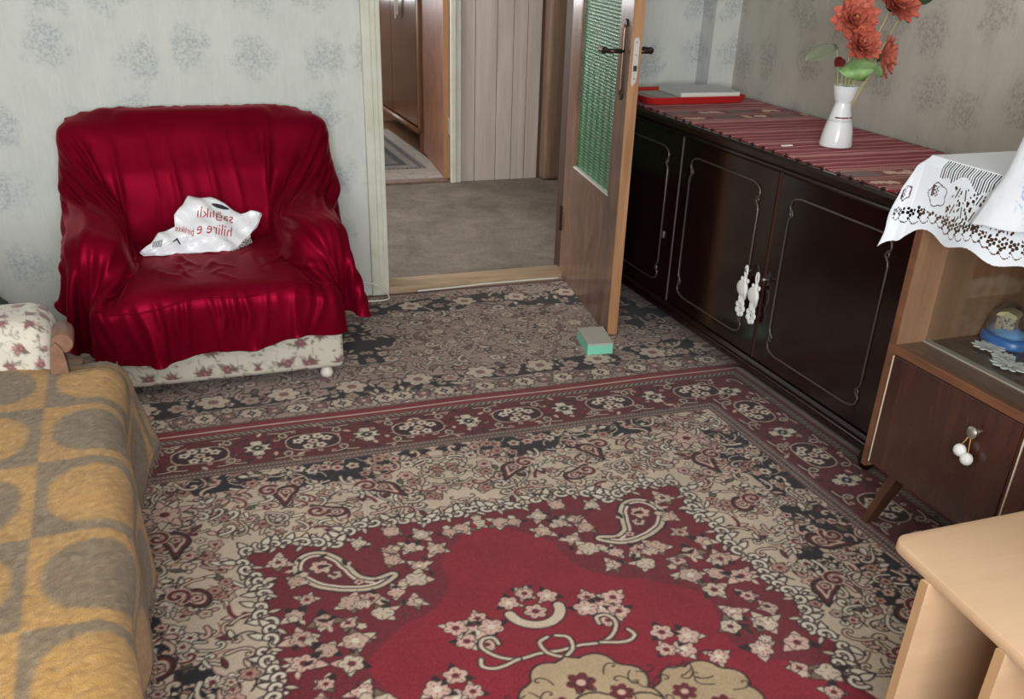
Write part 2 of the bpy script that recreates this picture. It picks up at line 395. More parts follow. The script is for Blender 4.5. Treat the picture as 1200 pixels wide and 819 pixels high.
# room beyond the hall
struct(build('wall_far_room_right', G().box(2.62, 2.74, 6.32, 9.6, 0, ZC), M_WALL, loc=(2.6, 0, 0)))
struct(build('wall_far_room_left', G().box(-.12, 0, 6.32, 9.6, 0, ZC), M_WALL, loc=(0, 0, 0)))
struct(build('wall_far_room_end', G().box(0, .28, 9.5, 9.62, 0, ZC).box(1.62, 2.62, 9.5, 9.62, 0, ZC).box(.28, 1.62, 9.5, 9.62, 0, .83).box(.28, 1.62, 9.5, 9.62, 2.17, ZC), M_WALL, loc=(0, 9.5, 0)))  # unseen window opening, added for the far-room fill lamp
d2 = sroot('door_2', (1.88, 6.24, 0))
_d = np.array([1.975-1.872, 7.13-6.27]); _d /= np.linalg.norm(_d); _a = math.atan2(_d[1], _d[0])
def d2x(V): return V@rotz(_a-math.pi/2).T+np.array([1.872, 6.27, 0])
build('leaf', G().box(0, .036, 0, .84, .012, 2.04, r=.002).xf(d2x), M_DOOR2, d2)
build('edge', G().box(-.001, .037, -.006, 0, .012, 2.04).xf(d2x), M_DOOREDGE, d2)
M_STEEL = mat('pale_metal', (196, 194, 186), .35, .5, .8)
for z in (.28, 1.55): build('hinge', G().lathe([(.007, z), (.007, z+.1)], (.035, -.008, 0), 10).xf(d2x), M_STEEL, d2, smooth=40)

# ---------------------------------------------------------------- rugs
rnd = random.Random(11)
M_RUG = vcol_mat('woven_rug_pile', .97, .05, 420, .55, .15, .004, .10)
def pattern_rug(name, C, xs, ys, fu, fv, label, z=.011):
    X, Y = np.meshgrid(xs, ys, indexing='ij')
    cols = C.sample(fu(X), fv(Y)).reshape(-1, 3)
    rg = np.random.default_rng(5); cols = lin(np.clip(cols+rg.normal(0, 5, (len(cols), 1)), 0, 255))
    Z = np.full_like(X, z); Z += .0012*np.sin(X*9+Y*4)*np.sin(Y*7)
    Z[0] = Z[-1] = 0.001; Z[:, 0] = Z[:, -1] = 0.001
    o = fast_grid(name, np.stack([X, Y, Z], -1), M_RUG, cols=cols)
    return tag(o, label, 'rug')
BEI, PNK, BLK, NVY, DRD, CRM, CRM2, RST, WHT, LIN = (198, 178, 158), (202, 166, 152), (38, 28, 28), (42, 37, 42), (98, 38, 42), (132, 29, 44), (110, 34, 43), (146, 98, 82), (212, 199, 181), (46, 34, 32)
def cat(P, closed=False, n=5):
    P = np.asarray(P, float); m = len(P); Q = []
    for i in range(m if closed else m-1):
        a, b, c, d = (P[i-1] if closed or i else P[0]), P[i], P[(i+1) % m], (P[(i+2) % m] if closed or i+2 < m else P[-1])
        for t in np.linspace(0, 1, n, endpoint=False): Q.append(.5*(2*b+(c-a)*t+(2*a-5*b+4*c-d)*t*t+(3*b-a-3*c+d)*t**3))
    if not closed: Q.append(P[-1])
    return np.array(Q)

def paint_red_rug():
    # quarter pattern: u = distance from the long axis, v = distance from the cross axis (y = v + 1.2)
    C = Canvas(1.33, 1.77, .0026, BEI); y0 = 1.2
    U0, V0 = .985, 2.62-y0
    r = rnd
    # --- field between border and the red medallion: navy cartouches, then beige scrollwork
    for (x, y, rx, ry) in ((.30, 2.56, .21, .085), (.64, 2.57, .12, .06), (.93, 2.26, .09, .24), (.90, 1.86, .10, .12), (.92, 1.5, .09, .2), (.78, 1.70, .06, .08), (.06, 2.60, .05, .04)):
        t = np.linspace(0, 2*math.pi, 26, endpoint=False); k = 1+.16*np.cos(6*t)
        C.poly(np.stack([x+rx*k*np.cos(t), y-y0+ry*k*np.sin(t)], 1), NVY, PNK, .006)
    def inside_red(u, y): return u < .66 and y < 2.23
    n = 0
    C2_ = [(WHT, LIN), (WHT, LIN), (PNK, LIN), (DRD, BEI), (BEI, LIN), (WHT, LIN), (210, 182, 160) and ((208, 180, 160), LIN)]
    for gx in np.arange(.0, U0+.03, .031):
        for gy in np.arange(1.2, 2.64, .031):
            x = gx+r.uniform(-.013, .013); y = gy+r.uniform(-.013, .013)
            if inside_red(x, y): continue
            k = r.random(); a = r.uniform(0, 6.28); yy = y-y0
            on_navy = ((x-.30)/.2)**2+((y-2.55)/.09)**2 < 1 or ((x-.93)/.1)**2+((y-2.2)/.28)**2 < 1 or ((x-.62)/.1)**2+((y-2.57)/.06)**2 < 1
            if k < .20: C.rosette(x, yy, r.uniform(.014, .026), r.choice((5, 6)), r.choice((PNK, BEI, WHT, (172, 132, 116))), LIN, r.choice((DRD, RST, DRD)), a, .003)
            elif k < .44: C.scroll(x, yy, r.uniform(.06, .11), a, r.choice((-1, 1)), r.choice((.0035, .0045)), BEI if on_navy else r.choice((LIN, LIN, LIN, RST)))
            elif k < .58: C.leaf(x, yy, r.uniform(.03, .05), r.uniform(.006, .011), a, r.choice((BEI, WHT, PNK, DRD, (96, 86, 68))), LIN)
            elif on_navy and k < .8: continue
            else:
                q = r.choice(C2_); C.scroll(x, yy, r.uniform(.06, .11), a, r.choice((-1, 1)), r.uniform(.006, .011), q[0], q[1])
    for i in range(240):
        x, y = r.uniform(.0, U0), r.uniform(1.2, 2.6)
        if inside_red(x, y): continue
        q = r.choice(C2_); a = r.uniform(0, 6.28)
        if i % 3 == 0: C.rosette(x, y-y0, r.uniform(.015, .024), 5, r.choice((PNK, (178, 138, 122), BEI)), LIN, DRD, a, .003)
        elif i % 3 == 1: C.scroll(x, y-y0, r.uniform(.07, .12), a, r.choice((-1, 1)), r.uniform(.005, .009), q[0], q[1])
        else: C.leaf(x, y-y0, r.uniform(.03, .05), .010, a, r.choice((WHT, BEI, PNK)), LIN)
    # paisleys and dark red hooks standing in the scrollwork
    for (x, y, s, a, h) in ((.20, 2.42, .046, .3, 1), (.47, 2.47, .044, 2.4, -1), (.78, 2.30, .05, 1.0, 1), (.75, 2.02, .046, 4.2, -1), (.85, 1.78, .05, 2.1, 1), (.73, 1.60, .046, .4, 1), (.86, 1.44, .05, 3.4, -1), (.36, 2.32, .04, 3.3, 1)):
        C.boteh(x, y-y0, s, a, h, (LIN, DRD, BEI, DRD))
        C.curl(x+.045, y-y0+.02, .032, a, h, .011, DRD, BEI, 1.2, .004); C.rosette(x, y-y0, s*.35, 5, PNK, LIN, DRD)
    # corner bouquet
    for i in range(9):
        t = i/9*6.283; C.leaf(.80, 2.44-y0, .085, .016, t, BEI if i % 2 else PNK, LIN)
    C.rosette(.80, 2.44-y0, .045, 7, PNK, LIN, DRD)
    # --- red medallion with leafy edge
    OUT = [(-.02, 2.205), (.04, 2.205), (.14, 2.195), (.19, 2.210), (.27, 2.225), (.34, 2.207), (.388, 2.150), (.44, 2.165), (.508, 2.192), (.60, 2.19), (.625, 2.146), (.600, 2.08), (.578, 2.03), (.606, 1.945), (.588, 1.845), (.616, 1.776), (.595, 1.672), (.625, 1.579), (.577, 1.466), (.621, 1.391), (.561, 1.337), (.575, 1.241), (.6, 1.15), (-.02, 1.15)]
    P = np.array(OUT); P[:, 1] -= y0
    C.poly(P, CRM2)
    edge = P[:-2]; dens = []
    for i in range(len(edge)-1):
        m = max(1, int(round(np.linalg.norm(edge[i+1]-edge[i])/.036)))
        for k in range(m):
            q = edge[i]+(edge[i+1]-edge[i])*k/m; d = edge[i+1]-edge[i]; dens.append((q, math.atan2(d[1], d[0])))
    for i, (q, a) in enumerate(dens):
        nx, ny = math.cos(a+1.57), math.sin(a+1.57)
        C.leaf(q[0]+nx*.012, q[1]+ny*.012, .05, .012, a+1.57+r.uniform(-.9, .9), WHT, LIN, .004); C.leaf(q[0], q[1], .042, .010, a+r.uniform(-.3, 1.0), BEI, LIN, .004)
        C.curl(q[0]+nx*.010, q[1]+ny*.010, r.uniform(.020, .028), a+r.uniform(-1, 1), r.choice((-1, 1)), .010, WHT, LIN, .75, .004)
        if i % 2: C.leaf(q[0], q[1], .036, .007, a-1.2+r.uniform(-.5, .5), BEI, LIN, .003)
    INN = [(-.02, 2.145), (.03, 2.135), (.07, 2.09), (.15, 2.0), (.165, 1.89), (.235, 1.80), (.31, 1.765), (.42, 1.655), (.385, 1.5), (.43, 1.4), (.50, 1.35), (.54, 1.15), (-.02, 1.15)]
    Q = np.array(INN); Q[:, 1] -= y0; C.poly(cat(Q, True, 4), CRM)
    # paisley in each upper corner of the red
    def comma(pts, rad, rings):
        p = cat(pts, False, 7); q = np.interp(np.linspace(0, 1, len(p)), np.linspace(0, 1, len(rad)), rad)
        for col, inset in rings:
            for (x, y), w in zip(p, q):
                if w-inset > .002: C.rosette(x, y-y0, w-inset, 4, col, None, None, 0, 0, 0.)
    comma([(.455, 2.085), (.45, 2.06), (.43, 2.02), (.39, 1.975), (.335, 1.955), (.285, 1.975)], [.060, .072, .066, .044, .030, .020], ((LIN, 0), (BEI, .006), (LIN, .018), (WHT, .022), (DRD, .030)))
    C.rosette(.447, 2.065-y0, .030, 6, PNK, LIN, DRD, 0, .003); C.rosette(.42, 2.02-y0, .020, 5, BEI, LIN, DRD, 0, .003); C.rosette(.37, 1.972-y0, .014, 5, PNK, LIN, DRD, 0, .003)
    FL = [(.05, 2.135), (.0, 2.15), (.10, 2.125), (.17, 2.145), (.24, 2.165), (.20, 2.08), (.15, 2.055), (.265, 2.10), (.33, 2.13), (.21, 2.00), (.27, 2.03), (.55, 2.12), (.52, 2.02), (.235, 1.93), (.30, 1.90), (.36, 1.90), (.42, 1.90), (.50, 1.93), (.545, 1.87), (.27, 1.845), (.35, 1.83), (.42, 1.82), (.49, 1.83), (.55, 1.79), (.43, 1.74), (.50, 1.74), (.56, 1.70), (.46, 1.66), (.52, 1.63), (.45, 1.58), (.54, 1.56), (.42, 1.52), (.49, 1.50), (.44, 1.44), (.52, 1.42), (.53, 1.32), (.47, 1.35), (.50, 1.25)]
    for (x, y) in FL:
        rr = r.uniform(.024, .037); a = r.uniform(0, 6.28); x += r.uniform(-.012, .012); y += r.uniform(-.012, .012)
        for k in range(r.choice((3, 4, 5))): C.leaf(x, y-y0, rr*r.uniform(1.2, 1.75), rr*r.uniform(.30, .46), a+k*1.6+r.uniform(-.5, .5), r.choice((BEI, PNK, LIN, (116, 98, 78), BEI)), LIN, .0025)
        C.rosette(x, y-y0, rr*.85, r.choice((4, 5, 6)), r.choice((PNK, BEI, (190, 158, 142))), LIN, r.choice((DRD, None, WHT)), a, .0025, r.choice((.2, .3)))
        if r.random() < .5: C.rosette(x+r.uniform(-.03, .03), y-y0+r.uniform(-.03, .03), rr*.5, 5, BEI, LIN, None, a, .002)
    for i in range(70):
        x, y = r.uniform(.12, .57), r.uniform(1.35, 2.14)
        if x < np.interp(y, [1.35, 1.5, 1.65, 1.77, 1.9, 2.0, 2.14], [.52, .42, .44, .30, .19, .18, .08]): continue
        C.leaf(x, y-y0, r.uniform(.02, .035), .006, r.uniform(0, 6.28), r.choice((LIN, BEI, (84, 40, 42))), None)
    # --- centre: sprays, crescent, scrolls, beige medallion
    for (x, y) in ((.0, 1.805), (.0, 1.80), (.05, 1.775), (.14, 1.74), (.16, 1.69), (.12, 1.70), (.19, 1.665), (.20, 1.72), (.15, 1.64), (.27, 1.49), (.30, 1.53), (.25, 1.56), (.33, 1.44), (.23, 1.50)):
        rr = r.uniform(.024, .032); a = r.uniform(0, 6.28)
        for k in range(4): C.leaf(x, y-y0, rr*1.5, rr*.36, a+k*2.1, r.choice((BEI, LIN)), LIN, .002)
        C.rosette(x, y-y0, rr, 5, PNK, LIN, r.choice((DRD, WHT)), a, .0025)
    t = np.linspace(.0, 1.5, 12); C.stroke(np.stack([.062*np.sin(t)-.0, 1.735-y0-.062*np.cos(t)], 1)[::-1], .026, BEI, LIN); C.rosette(.0, 1.725-y0, .03, 6, PNK, LIN, DRD)
    for (pts) in ([(.0, 1.60), (.05, 1.605), (.10, 1.60), (.14, 1.62), (.165, 1.66), (.155, 1.69), (.13, 1.69), (.125, 1.665)], [(.0, 1.575), (.03, 1.60), (.035, 1.64), (.01, 1.655)], [(.10, 1.60), (.155, 1.585), (.185, 1.60), (.18, 1.625)]):
        C.stroke(cat([(a, b-y0-.03) for a, b in pts]), .009, BEI, LIN)
    def lobes(cx, cy, rad, n, fill):
        t = np.linspace(0, 2*math.pi, 60, endpoint=False); k = rad*(.86+.14*np.abs(np.sin(n*t/2)))
        C.poly(np.stack([cx+k*np.cos(t), cy-y0+k*np.sin(t)], 1), fill, LIN, .005)
    lobes(.24, 1.33, .12, 8, (172, 148, 116)); lobes(0, 1.40, .155, 9, (176, 152, 120)); lobes(0, 1.2, .22, 10, (176, 152, 120))
    for (x, y, s) in ((.0, 1.455, .036), (.07, 1.40, .03), (.20, 1.36, .03), (.0, 1.33, .04), (.26, 1.30, .03), (.12, 1.3, .03)): C.rosette(x, y-y0, s, 6, DRD, None, PNK)
    for i in range(26): C.scroll(r.uniform(0, .3), r.uniform(1.25, 1.48)-y0, .07, r.uniform(0, 6.28), r.choice((-1, 1)), .003, LIN)
    # --- borders (drawn last so the field is trimmed)
    H = 1.33; T = 1.77
    def band(d0, d1, col):
        C.poly([(-.05, V0+d0), (U0+d0, V0+d0), (U0+d0, -.05), (U0+d1, -.05), (U0+d1, V0+d1), (-.05, V0+d1)], col)
    band(0, .045, (104, 84, 78)); band(.045, .245, DRD); band(.245, .275, (116, 92, 84)); band(.275, .36, (126, 42, 50)); band(.296, .303, WHT)
    def along(d, step, fn):
        for t in np.arange(0, V0+d, step): fn(U0+d, t, math.pi/2, t)
        for t in np.arange(0, U0+d, step): fn(t, V0+d, 0, t)
    along(.012, .012, lambda x, y, a, t: C.rosette(x, y, .005, 4, PNK)); along(.033, .012, lambda x, y, a, t: C.rosette(x, y, .005, 4, BEI))
    along(.022, .024, lambda x, y, a, t: C.rosette(x, y, .005, 4, LIN))
    along(.260, .020, lambda x, y, a, t: C.stroke([(x-.008, y-.008), (x+.008, y+.008)] if a == 0 else [(x-.008, y+.008), (x+.008, y-.008)], .005, BEI, LIN, .003))
    def mot(x, y, a, t):
        k = int(round(t/.17)) % 2; c, s_ = math.cos(a), math.sin(a)
        loc = lambda p, q: (x+c*p-s_*q, y+s_*p+c*q)
        if k == 0:
            t_ = np.linspace(0, 2*math.pi, 20, endpoint=False); C.poly([loc(.085*math.cos(q), .062*math.sin(q)*(1+.2*math.cos(2*q))) for q in t_], (58, 32, 33), BEI, .005)
            for p, q in ((0, 0), (.045, .012), (-.045, .012), (.02, -.03), (-.02, -.03), (.02, .032), (-.02, .032)): C.rosette(*loc(p, q), .019, 5, WHT if p else BEI, None, DRD, p*40, .002)
        else:
            for p, q in ((0, .03), (0, -.03), (.026, 0), (-.026, 0)): C.rosette(*loc(p, q), .022, 4, WHT, LIN, None, .78, .003)
            C.rosette(*loc(0, 0), .02, 4, BLK, None, WHT)
            for p in (-.058, .058): C.rosette(*loc(p, 0), .026, 6, CRM2, LIN, None, 0, .003)
        for q in (-1, 1):
            for p in (-1, 1): C.scroll(*loc(p*.035, q*.085), .10, a+(0 if p > 0 else math.pi), -q*p, .006, BEI, LIN, .002)
    def fillb(x, y, a, t):
        for q in (-.07, -.035, 0, .035, .07):
            xx, yy = (x+r.uniform(-.01, .01), y+q+r.uniform(-.01, .01)) if a == 0 else (x+q+r.uniform(-.01, .01), y+r.uniform(-.01, .01)); k = r.random()
            if k < .45: C.scroll(xx, yy, .06, r.uniform(0, 6.28), r.choice((-1, 1)), .0045, r.choice((LIN, LIN, BEI)))
            elif k < .7: C.leaf(xx, yy, .03, .007, r.uniform(0, 6.28), r.choice((LIN, BEI, PNK)), None)
            else: C.rosette(xx, yy, .011, 5, r.choice((BEI, PNK, LIN)), None, DRD)
    along(.145, .036, fillb); along(.145, .17, mot)
    return C
C1 = paint_red_rug()
xs = np.concatenate([np.arange(-.585, -.16, .02), np.arange(-.16, 2.0, .0033), [2.0, 2.02, 2.055]])
ys = np.concatenate([np.arange(-.556, 1.15, .012), np.arange(1.15, 2.953, .0033), [2.956]])
pattern_rug('medallion_rug', C1, xs, ys, lambda X: np.abs(X-.735), lambda Y: np.abs(Y-1.2), 'large crimson and beige patterned carpet with a red medallion in mid-floor', .013)

def paint_brown_rug():
    C = Canvas(1.3, 1.16, .003, (164, 141, 130)); r = rnd
    BR, DB, TA, MV = (176, 152, 140), (48, 40, 40), (200, 182, 164), (138, 100, 97)
    # dark grounds
    for (x, y, rx, ry) in ((.1, .15, .30, .05), (.7, .17, .34, .06), (1.15, .2, .2, .09), (.35, .95, .3, .08), (.95, .9, .25, .1), (.0, .6, .12, .2), (1.2, .6, .1, .2), (.62, .98, .2, .06)):
        t = np.linspace(0, 2*math.pi, 28, endpoint=False); k = 1+.2*np.cos(5*t)
        C.poly(np.stack([x+rx*k*np.cos(t), y+ry*k*np.sin(t)], 1), DB)
    for gx in np.arange(0, 1.31, .044):
        for gy in np.arange(.0, 1.17, .040):
            x = gx+r.uniform(-.018, .018); y = gy+r.uniform(-.016, .016); k = r.random(); a = r.uniform(0, 6.28)
            if k < .30: C.rosette(x, y, r.uniform(.018, .034), r.choice((5, 6, 4)), r.choice((TA, BR, (176, 150, 138))), DB, r.choice((MV, DB, MV)), a, .004)
            elif k < .62: C.scroll(x, y, r.uniform(.07, .13), a, r.choice((-1, 1)), r.choice((.004, .006)), DB)
            elif k < .84: C.leaf(x, y, r.uniform(.04, .07), r.uniform(.008, .014), a, r.choice((TA, BR, MV, TA)), DB)
            else: C.scroll(x, y, r.uniform(.08, .13), a, r.choice((-1, 1)), .012, r.choice((TA, MV, BR)), DB)
    # large rosettes in rows
    for i in range(6):
        C.rosette(.12+i*.235, .19, .058, 6, TA, DB, MV, 0, .006); C.rosette(.0+i*.235, .17, .036, 5, BR, DB, MV, 0, .005)
        C.rosette(.06+i*.24, .96, .055, 6, TA, DB, MV, .4, .006)
    for (x, y, s) in ((.42, .58, .15), (.98, .62, .13)):
        for i in range(26):
            a = r.uniform(0, 6.28); d = s*math.sqrt(r.random()); C.rosette(x+d*math.cos(a), y+d*.8*math.sin(a), r.uniform(.018, .034), 5, r.choice((TA, BR, (172, 146, 136))), (96, 78, 72), r.choice((MV, BR)), a, .004)
            C.scroll(x+d*math.sin(a), y+d*math.cos(a), .08, a, 1, .007, r.choice((TA, BR)), (84, 68, 64))
    # border along the lower edge
    C.poly([(-.1, -.1), (1.4, -.1), (1.4, .006), (-.1, .006)], (112, 88, 80))
    for t in np.arange(.03, 1.3, .15):
        C.rosette(t, .065, .040, 8, TA, DB, BR, 0, .005, .2); C.rosette(t, .065, .016, 4, DB, None, WHT); C.rosette(t+.075, .065, .028, 4, MV, DB, TA, .78, .004)
    C.poly([(-.1, 1.112), (1.4, 1.112), (1.4, 1.3), (-.1, 1.3)], (96, 62, 62))
    return C
C2 = paint_brown_rug()
xs = np.concatenate([np.arange(-.66, -.2, .02), np.arange(-.2, 2.08, .004), [2.08, 2.2]]); ys = np.concatenate([[2.962], np.arange(2.965, 4.096, .004), [4.098]])
pattern_rug('floral_rug', C2, xs, ys, lambda X: np.abs(X-.72), lambda Y: Y-2.962, 'faded brown and beige floral carpet between the doorway and the red carpet', .010)

def paint_far_rug():
    C = Canvas(1.25, 1.8, .006, (178, 170, 160)); D, Gy = (74, 74, 82), (150, 144, 138)
    C.poly([(.12, .30), (1.13, .30), (1.13, 1.9), (.12, 1.9)], D); C.poly([(.16, .34), (1.09, .34), (1.09, 1.9), (.16, 1.9)], Gy)
    for t in np.arange(.14, 1.13, .03): C.stroke([(t, .31), (t+.01, .335)], .006, WHT)
    for t in np.arange(.32, 1.8, .03): C.stroke([(1.10, t), (1.12, t+.01)], .006, WHT); C.stroke([(.13, t), (.15, t+.01)], .006, WHT)
    C.poly([(.22, .42), (1.03, .42), (1.03, 1.9), (.22, 1.9)], D); C.poly([(.27, .47), (.98, .47), (.98, 1.9), (.27, 1.9)], (120, 116, 118))
    C.poly([(.34, .55), (.91, .55), (.91, 1.9), (.34, 1.9)], D)
    for i in range(60): C.rosette(rnd.uniform(.36, .9), rnd.uniform(.58, 1.8), .03, 5, Gy, None, D)
    for i in range(40): C.leaf(rnd.uniform(0, 1.25), rnd.uniform(.02, .28), .08, .012, rnd.uniform(0, 6), (160, 150, 140))
    return C
xs = np.arange(.72, 1.965, .010); ys = np.arange(6.30, 8.1, .010)
pattern_rug('small_rug', paint_far_rug(), xs, ys, lambda X: X-.72, lambda Y: Y-6.30, 'pale grey rug with a dark key border in the room beyond the hall', .010)

# ---------------------------------------------------------------- floral upholstery
def paint_floral():
    C = Canvas(.62, .46, .0022, (192, 184, 170)); r = random.Random(4)
    G1, G2, R1, R2, B1 = (136, 128, 114), (168, 160, 146), (124, 82, 84), (164, 120, 116), (104, 92, 84)
    for k in range(150): C.scroll(r.uniform(0, .62), r.uniform(0, .46), r.uniform(.04, .10), r.uniform(0, 6.28), r.choice((-1, 1)), r.uniform(.0022, .0036), r.choice((G1, G2, G2)))
    for k in range(150): C.leaf(r.uniform(0, .62), r.uniform(0, .46), r.uniform(.014, .028), .004, r.uniform(0, 6.28), r.choice((G1, G2, B1)), None)
    for j in range(5):
        for i in range(7):
            x = (i+.5*(j % 2))*.095+r.uniform(-.016, .016); y = .04+j*.092+r.uniform(-.012, .012); s = r.uniform(.7, 1.05)
            for k in range(12): C.leaf(x, y, .044*s*r.uniform(.7, 1.2), .0055*s, r.uniform(0, 6.28), r.choice((G1, B1, B1)), None)
            for k in range(6): C.rosette(x+r.uniform(-.022, .022)*s, y+r.uniform(-.018, .018)*s, r.uniform(.008, .013)*s, 5, r.choice((R1, R2, R2)), (120, 88, 86), None, r.uniform(0, 6), .002)
            C.rosette(x, y, .016*s, 6, R1, (104, 72, 72), R2, 0, .003)
    return C
CF = paint_floral()
M_FLOR = vcol_mat('floral_upholstery', .85, .2, 300, .25, .2, .003)
def tile(t, w): return w-np.abs((t % (2*w))-w)
def floral_grid(name, P, su, sv, parent, flip=False, sc_=1.05):
    cols = lin(np.clip(CF.sample(tile(su*sc_, .62), tile(sv*sc_, .46)).reshape(-1, 3), 0, 255))
    return fast_grid(name, P, M_FLOR, parent, cols, flip=flip)
def floral_box(name, parent, x0, x1, y0, y1, z0, z1, r, n=5, step=.005, off=0., sc_=1.05):
    """rounded box skinned along its profile (y-z section swept in x), printed with the floral pattern"""
    sec = []
    def arc(cy, cz, a0):
        for k in range(n+1):
            a = a0+math.pi/2*k/n; sec.append((cy+r*math.cos(a), cz+r*math.sin(a)))
    arc(y0+r, z0+r, math.pi); arc(y1-r, z0+r, 1.5*math.pi); arc(y1-r, z1-r, 0); arc(y0+r, z1-r, .5*math.pi); sec.append(sec[0])
    sec = np.array(sec); d = np.concatenate([[0], np.cumsum(np.linalg.norm(np.diff(sec, axis=0), axis=1))])
    s = np.arange(0, d[-1], step); s[-1] = d[-1]; yy = np.interp(s, d, sec[:, 0]); zz = np.interp(s, d, sec[:, 1])
    # ends pulled in and closed
    cy, cz = (y0+y1)/2, (z0+z1)/2; hy, hz = (y1-y0)/2, (z1-z0)/2
    na = max(5, int(r*1.57/step)); nc = max(3, int(min(hy, hz)/step/1.5))
    ti = np.linspace(0, math.pi/2, na); xe = np.concatenate([np.zeros(nc), r*(1-np.cos(ti))]); mh = min(hy, hz)*.98; ins = np.concatenate([np.linspace(mh, r, nc, endpoint=False), r*(1-np.sin(ti))])
    xs = np.concatenate([x0+xe, np.arange(x0+r+step, x1-r, step), x1-xe[::-1]]); inn = np.concatenate([ins, np.zeros(len(xs)-2*len(ins)), ins[::-1]])
    Y = cy+(yy-cy)[None]*(1-inn/hy)[:, None]; Z = cz+(zz-cz)[None]*(1-inn/hz)[:, None]; X = np.repeat(xs[:, None], len(s), 1)
    P = np.stack([X, Y, Z], -1); P = np.concatenate([np.broadcast_to(np.array([x0, cy, cz]), (1, len(s), 3)), P, np.broadcast_to(np.array([x1, cy, cz]), (1, len(s), 3))])
    U = P[..., 0]-x0+off; Vv = np.broadcast_to(s[None], U.shape).copy()
    cap = (P[..., 0] < x0+r*.55) | (P[..., 0] > x1-r*.55); U = np.where(cap, P[..., 1]-y0+off, U); Vv = np.where(cap, P[..., 2]-z0, Vv)
    return floral_grid(name, P, U, Vv, parent, sc_=sc_)

# ---------------------------------------------------------------- armchair and its velvet cover
ac = thing('armchair', 'wide low armchair in cream floral upholstery under the red velvet cover', 'armchair', (.2, 3.6, 0))
floral_box('base', ac, -.195, .595, 3.225, 4.0, .055, .33, .02, off=.1)
floral_box('seat_cushion', ac, -.10, .50, 3.225, 3.85, .28, .366, .03, step=.01)
for (a, b) in ((-.236, -.086), (.486, .646)): floral_box('armrest', ac, a, b, 3.378, 3.98, .15, .506, .07, step=.01)
floral_box('backrest', ac, -.23, .71, 3.965, 4.065, .15, .755, .045, step=.01); floral_box('backrest_pad', ac, -.23, .71, 3.858, 4.0, .15, .49, .045, step=.01)
M_CAST = mat('pale_plastic', (214, 206, 194), .5)
for (x, y) in ((.535, 3.262), (-.14, 3.262), (.535, 3.95), (-.14, 3.95)):
    build('caster', G().lathe([(.010, .058), (.014, .052), (.021, .040), (.024, .028), (.019, .016), (.008, .011)], (x, y, 0), 14), M_CAST, ac, smooth=True)

BOXES = [(-.19, .59, 3.21, 4.0, .06, .33, .03), (-.10, .50, 3.20, 3.88, .20, .375, .05), (-.25, -.07, 3.36, 4.0, .10, .52, .075), (.47, .66, 3.36, 4.0, .10, .52, .075), (-.235, .715, 3.85, 4.07, .10, .50, .05), (-.235, .715, 3.90, 4.07, .40, .64, .05), (-.235, .715, 3.955, 4.07, .50, .765, .05), (-.04, .52, 3.985, 4.07, .50, .795, .035)]
def collide(P, thick=.008):
    touch = np.zeros(len(P), bool)
    for (x0, x1, y0, y1, z0, z1, r) in BOXES:
        c = np.array([(x0+x1)/2, (y0+y1)/2, (z0+z1)/2]); h = np.array([(x1-x0)/2, (y1-y0)/2, (z1-z0)/2])-r
        q = P-c; s = np.sign(q); s[s == 0] = 1; a = np.abs(q)-h
        m = np.maximum(a, 0); l = np.sqrt((m*m).sum(-1)); d = np.where(l > 0, l, np.max(a, axis=-1))-r
        hit = np.where(d < thick)[0]
        if not len(hit): continue
        n = m[hit]/(l[hit][:, None]+1e-12); k2 = np.where(l[hit] < 1e-9)[0]
        if len(k2):
            ax = np.argmax(a[hit[k2]], axis=-1); n[k2] = 0; n[k2, ax] = 1
        P[hit] += n*s[hit]*(thick-d[hit])[:, None]; touch[hit] = True
    return P, touch
def relax(P0, P, pin, PP, steps, its, g, tuck, kb, fr=.98, crease=0., mu=.97):
    nu, nv, _ = P.shape; I = np.arange(nu*nv).reshape(nu, nv); P0 = P0.reshape(-1, 3); P = P.reshape(-1, 3).copy(); V = np.zeros_like(P); C = []
    def add(a, b, k): a = a.ravel(); b = b.ravel(); C.append((a, b, np.sqrt(((P0[a]-P0[b])**2).sum(1))[:, None], .5*k))
    for o in (0, 1): add(I[o:-1:2], I[o+1::2], 1.); add(I[:, o:-1:2], I[:, o+1::2], 1.)
    for o in (0, 1): add(I[o:-1:2, :-1], I[o+1::2, 1:], .3); add(I[o:-1:2, 1:], I[o+1::2, :-1], .3)
    for o in range(4):
        a = I[o::4]; b = I[o+2::4]; n = min(len(a), len(b)); add(a[:n], b[:n], kb)
        a = I[:, o::4]; b = I[:, o+2::4]; n = min(a.shape[1], b.shape[1]); add(a[:, :n], b[:, :n], kb)
    dt = .012; Pst = P[pin].copy()
    for t in range(steps):
        V[:, 2] -= g*dt
        inx = (P[:, 0] > -.07) & (P[:, 0] < .47) & (P[:, 1] > 3.3) & (P[:, 1] < 3.87); V[inx, 2] -= tuck*dt
        if crease:
            cr = np.exp(-((P[:, 0]+.05)/.05)**2)+np.exp(-((P[:, 0]-.45)/.05)**2)+np.exp(-((P[:, 1]-3.84)/.05)**2)*((P[:, 0] > -.06) & (P[:, 0] < .46))
            k = (P[:, 1] > 3.34) & (P[:, 1] < 3.9); V[k, 2] -= (cr*crease*dt)[k]
        Q = P.copy(); P = P+V*dt; f_ = min(1, t/25.)
        for i in range(its):
            for a, b, l0, k in C:
                d = P[b]-P[a]; l = np.sqrt((d*d).sum(1, keepdims=True))+1e-9
                d *= ((l-l0)/l*k); P[a] += d; P[b] -= d
            P[pin] = Pst*(1-f_)+PP*f_
            if i % 3 == 2 or i == its-1: P, touch = collide(P); P[:, 1] = np.minimum(P[:, 1], 4.115); P[:, 2] = np.maximum(P[:, 2], .03)
        V = (P-Q)/dt*fr; V[touch] *= mu
    return P.reshape(nu, nv, 3)
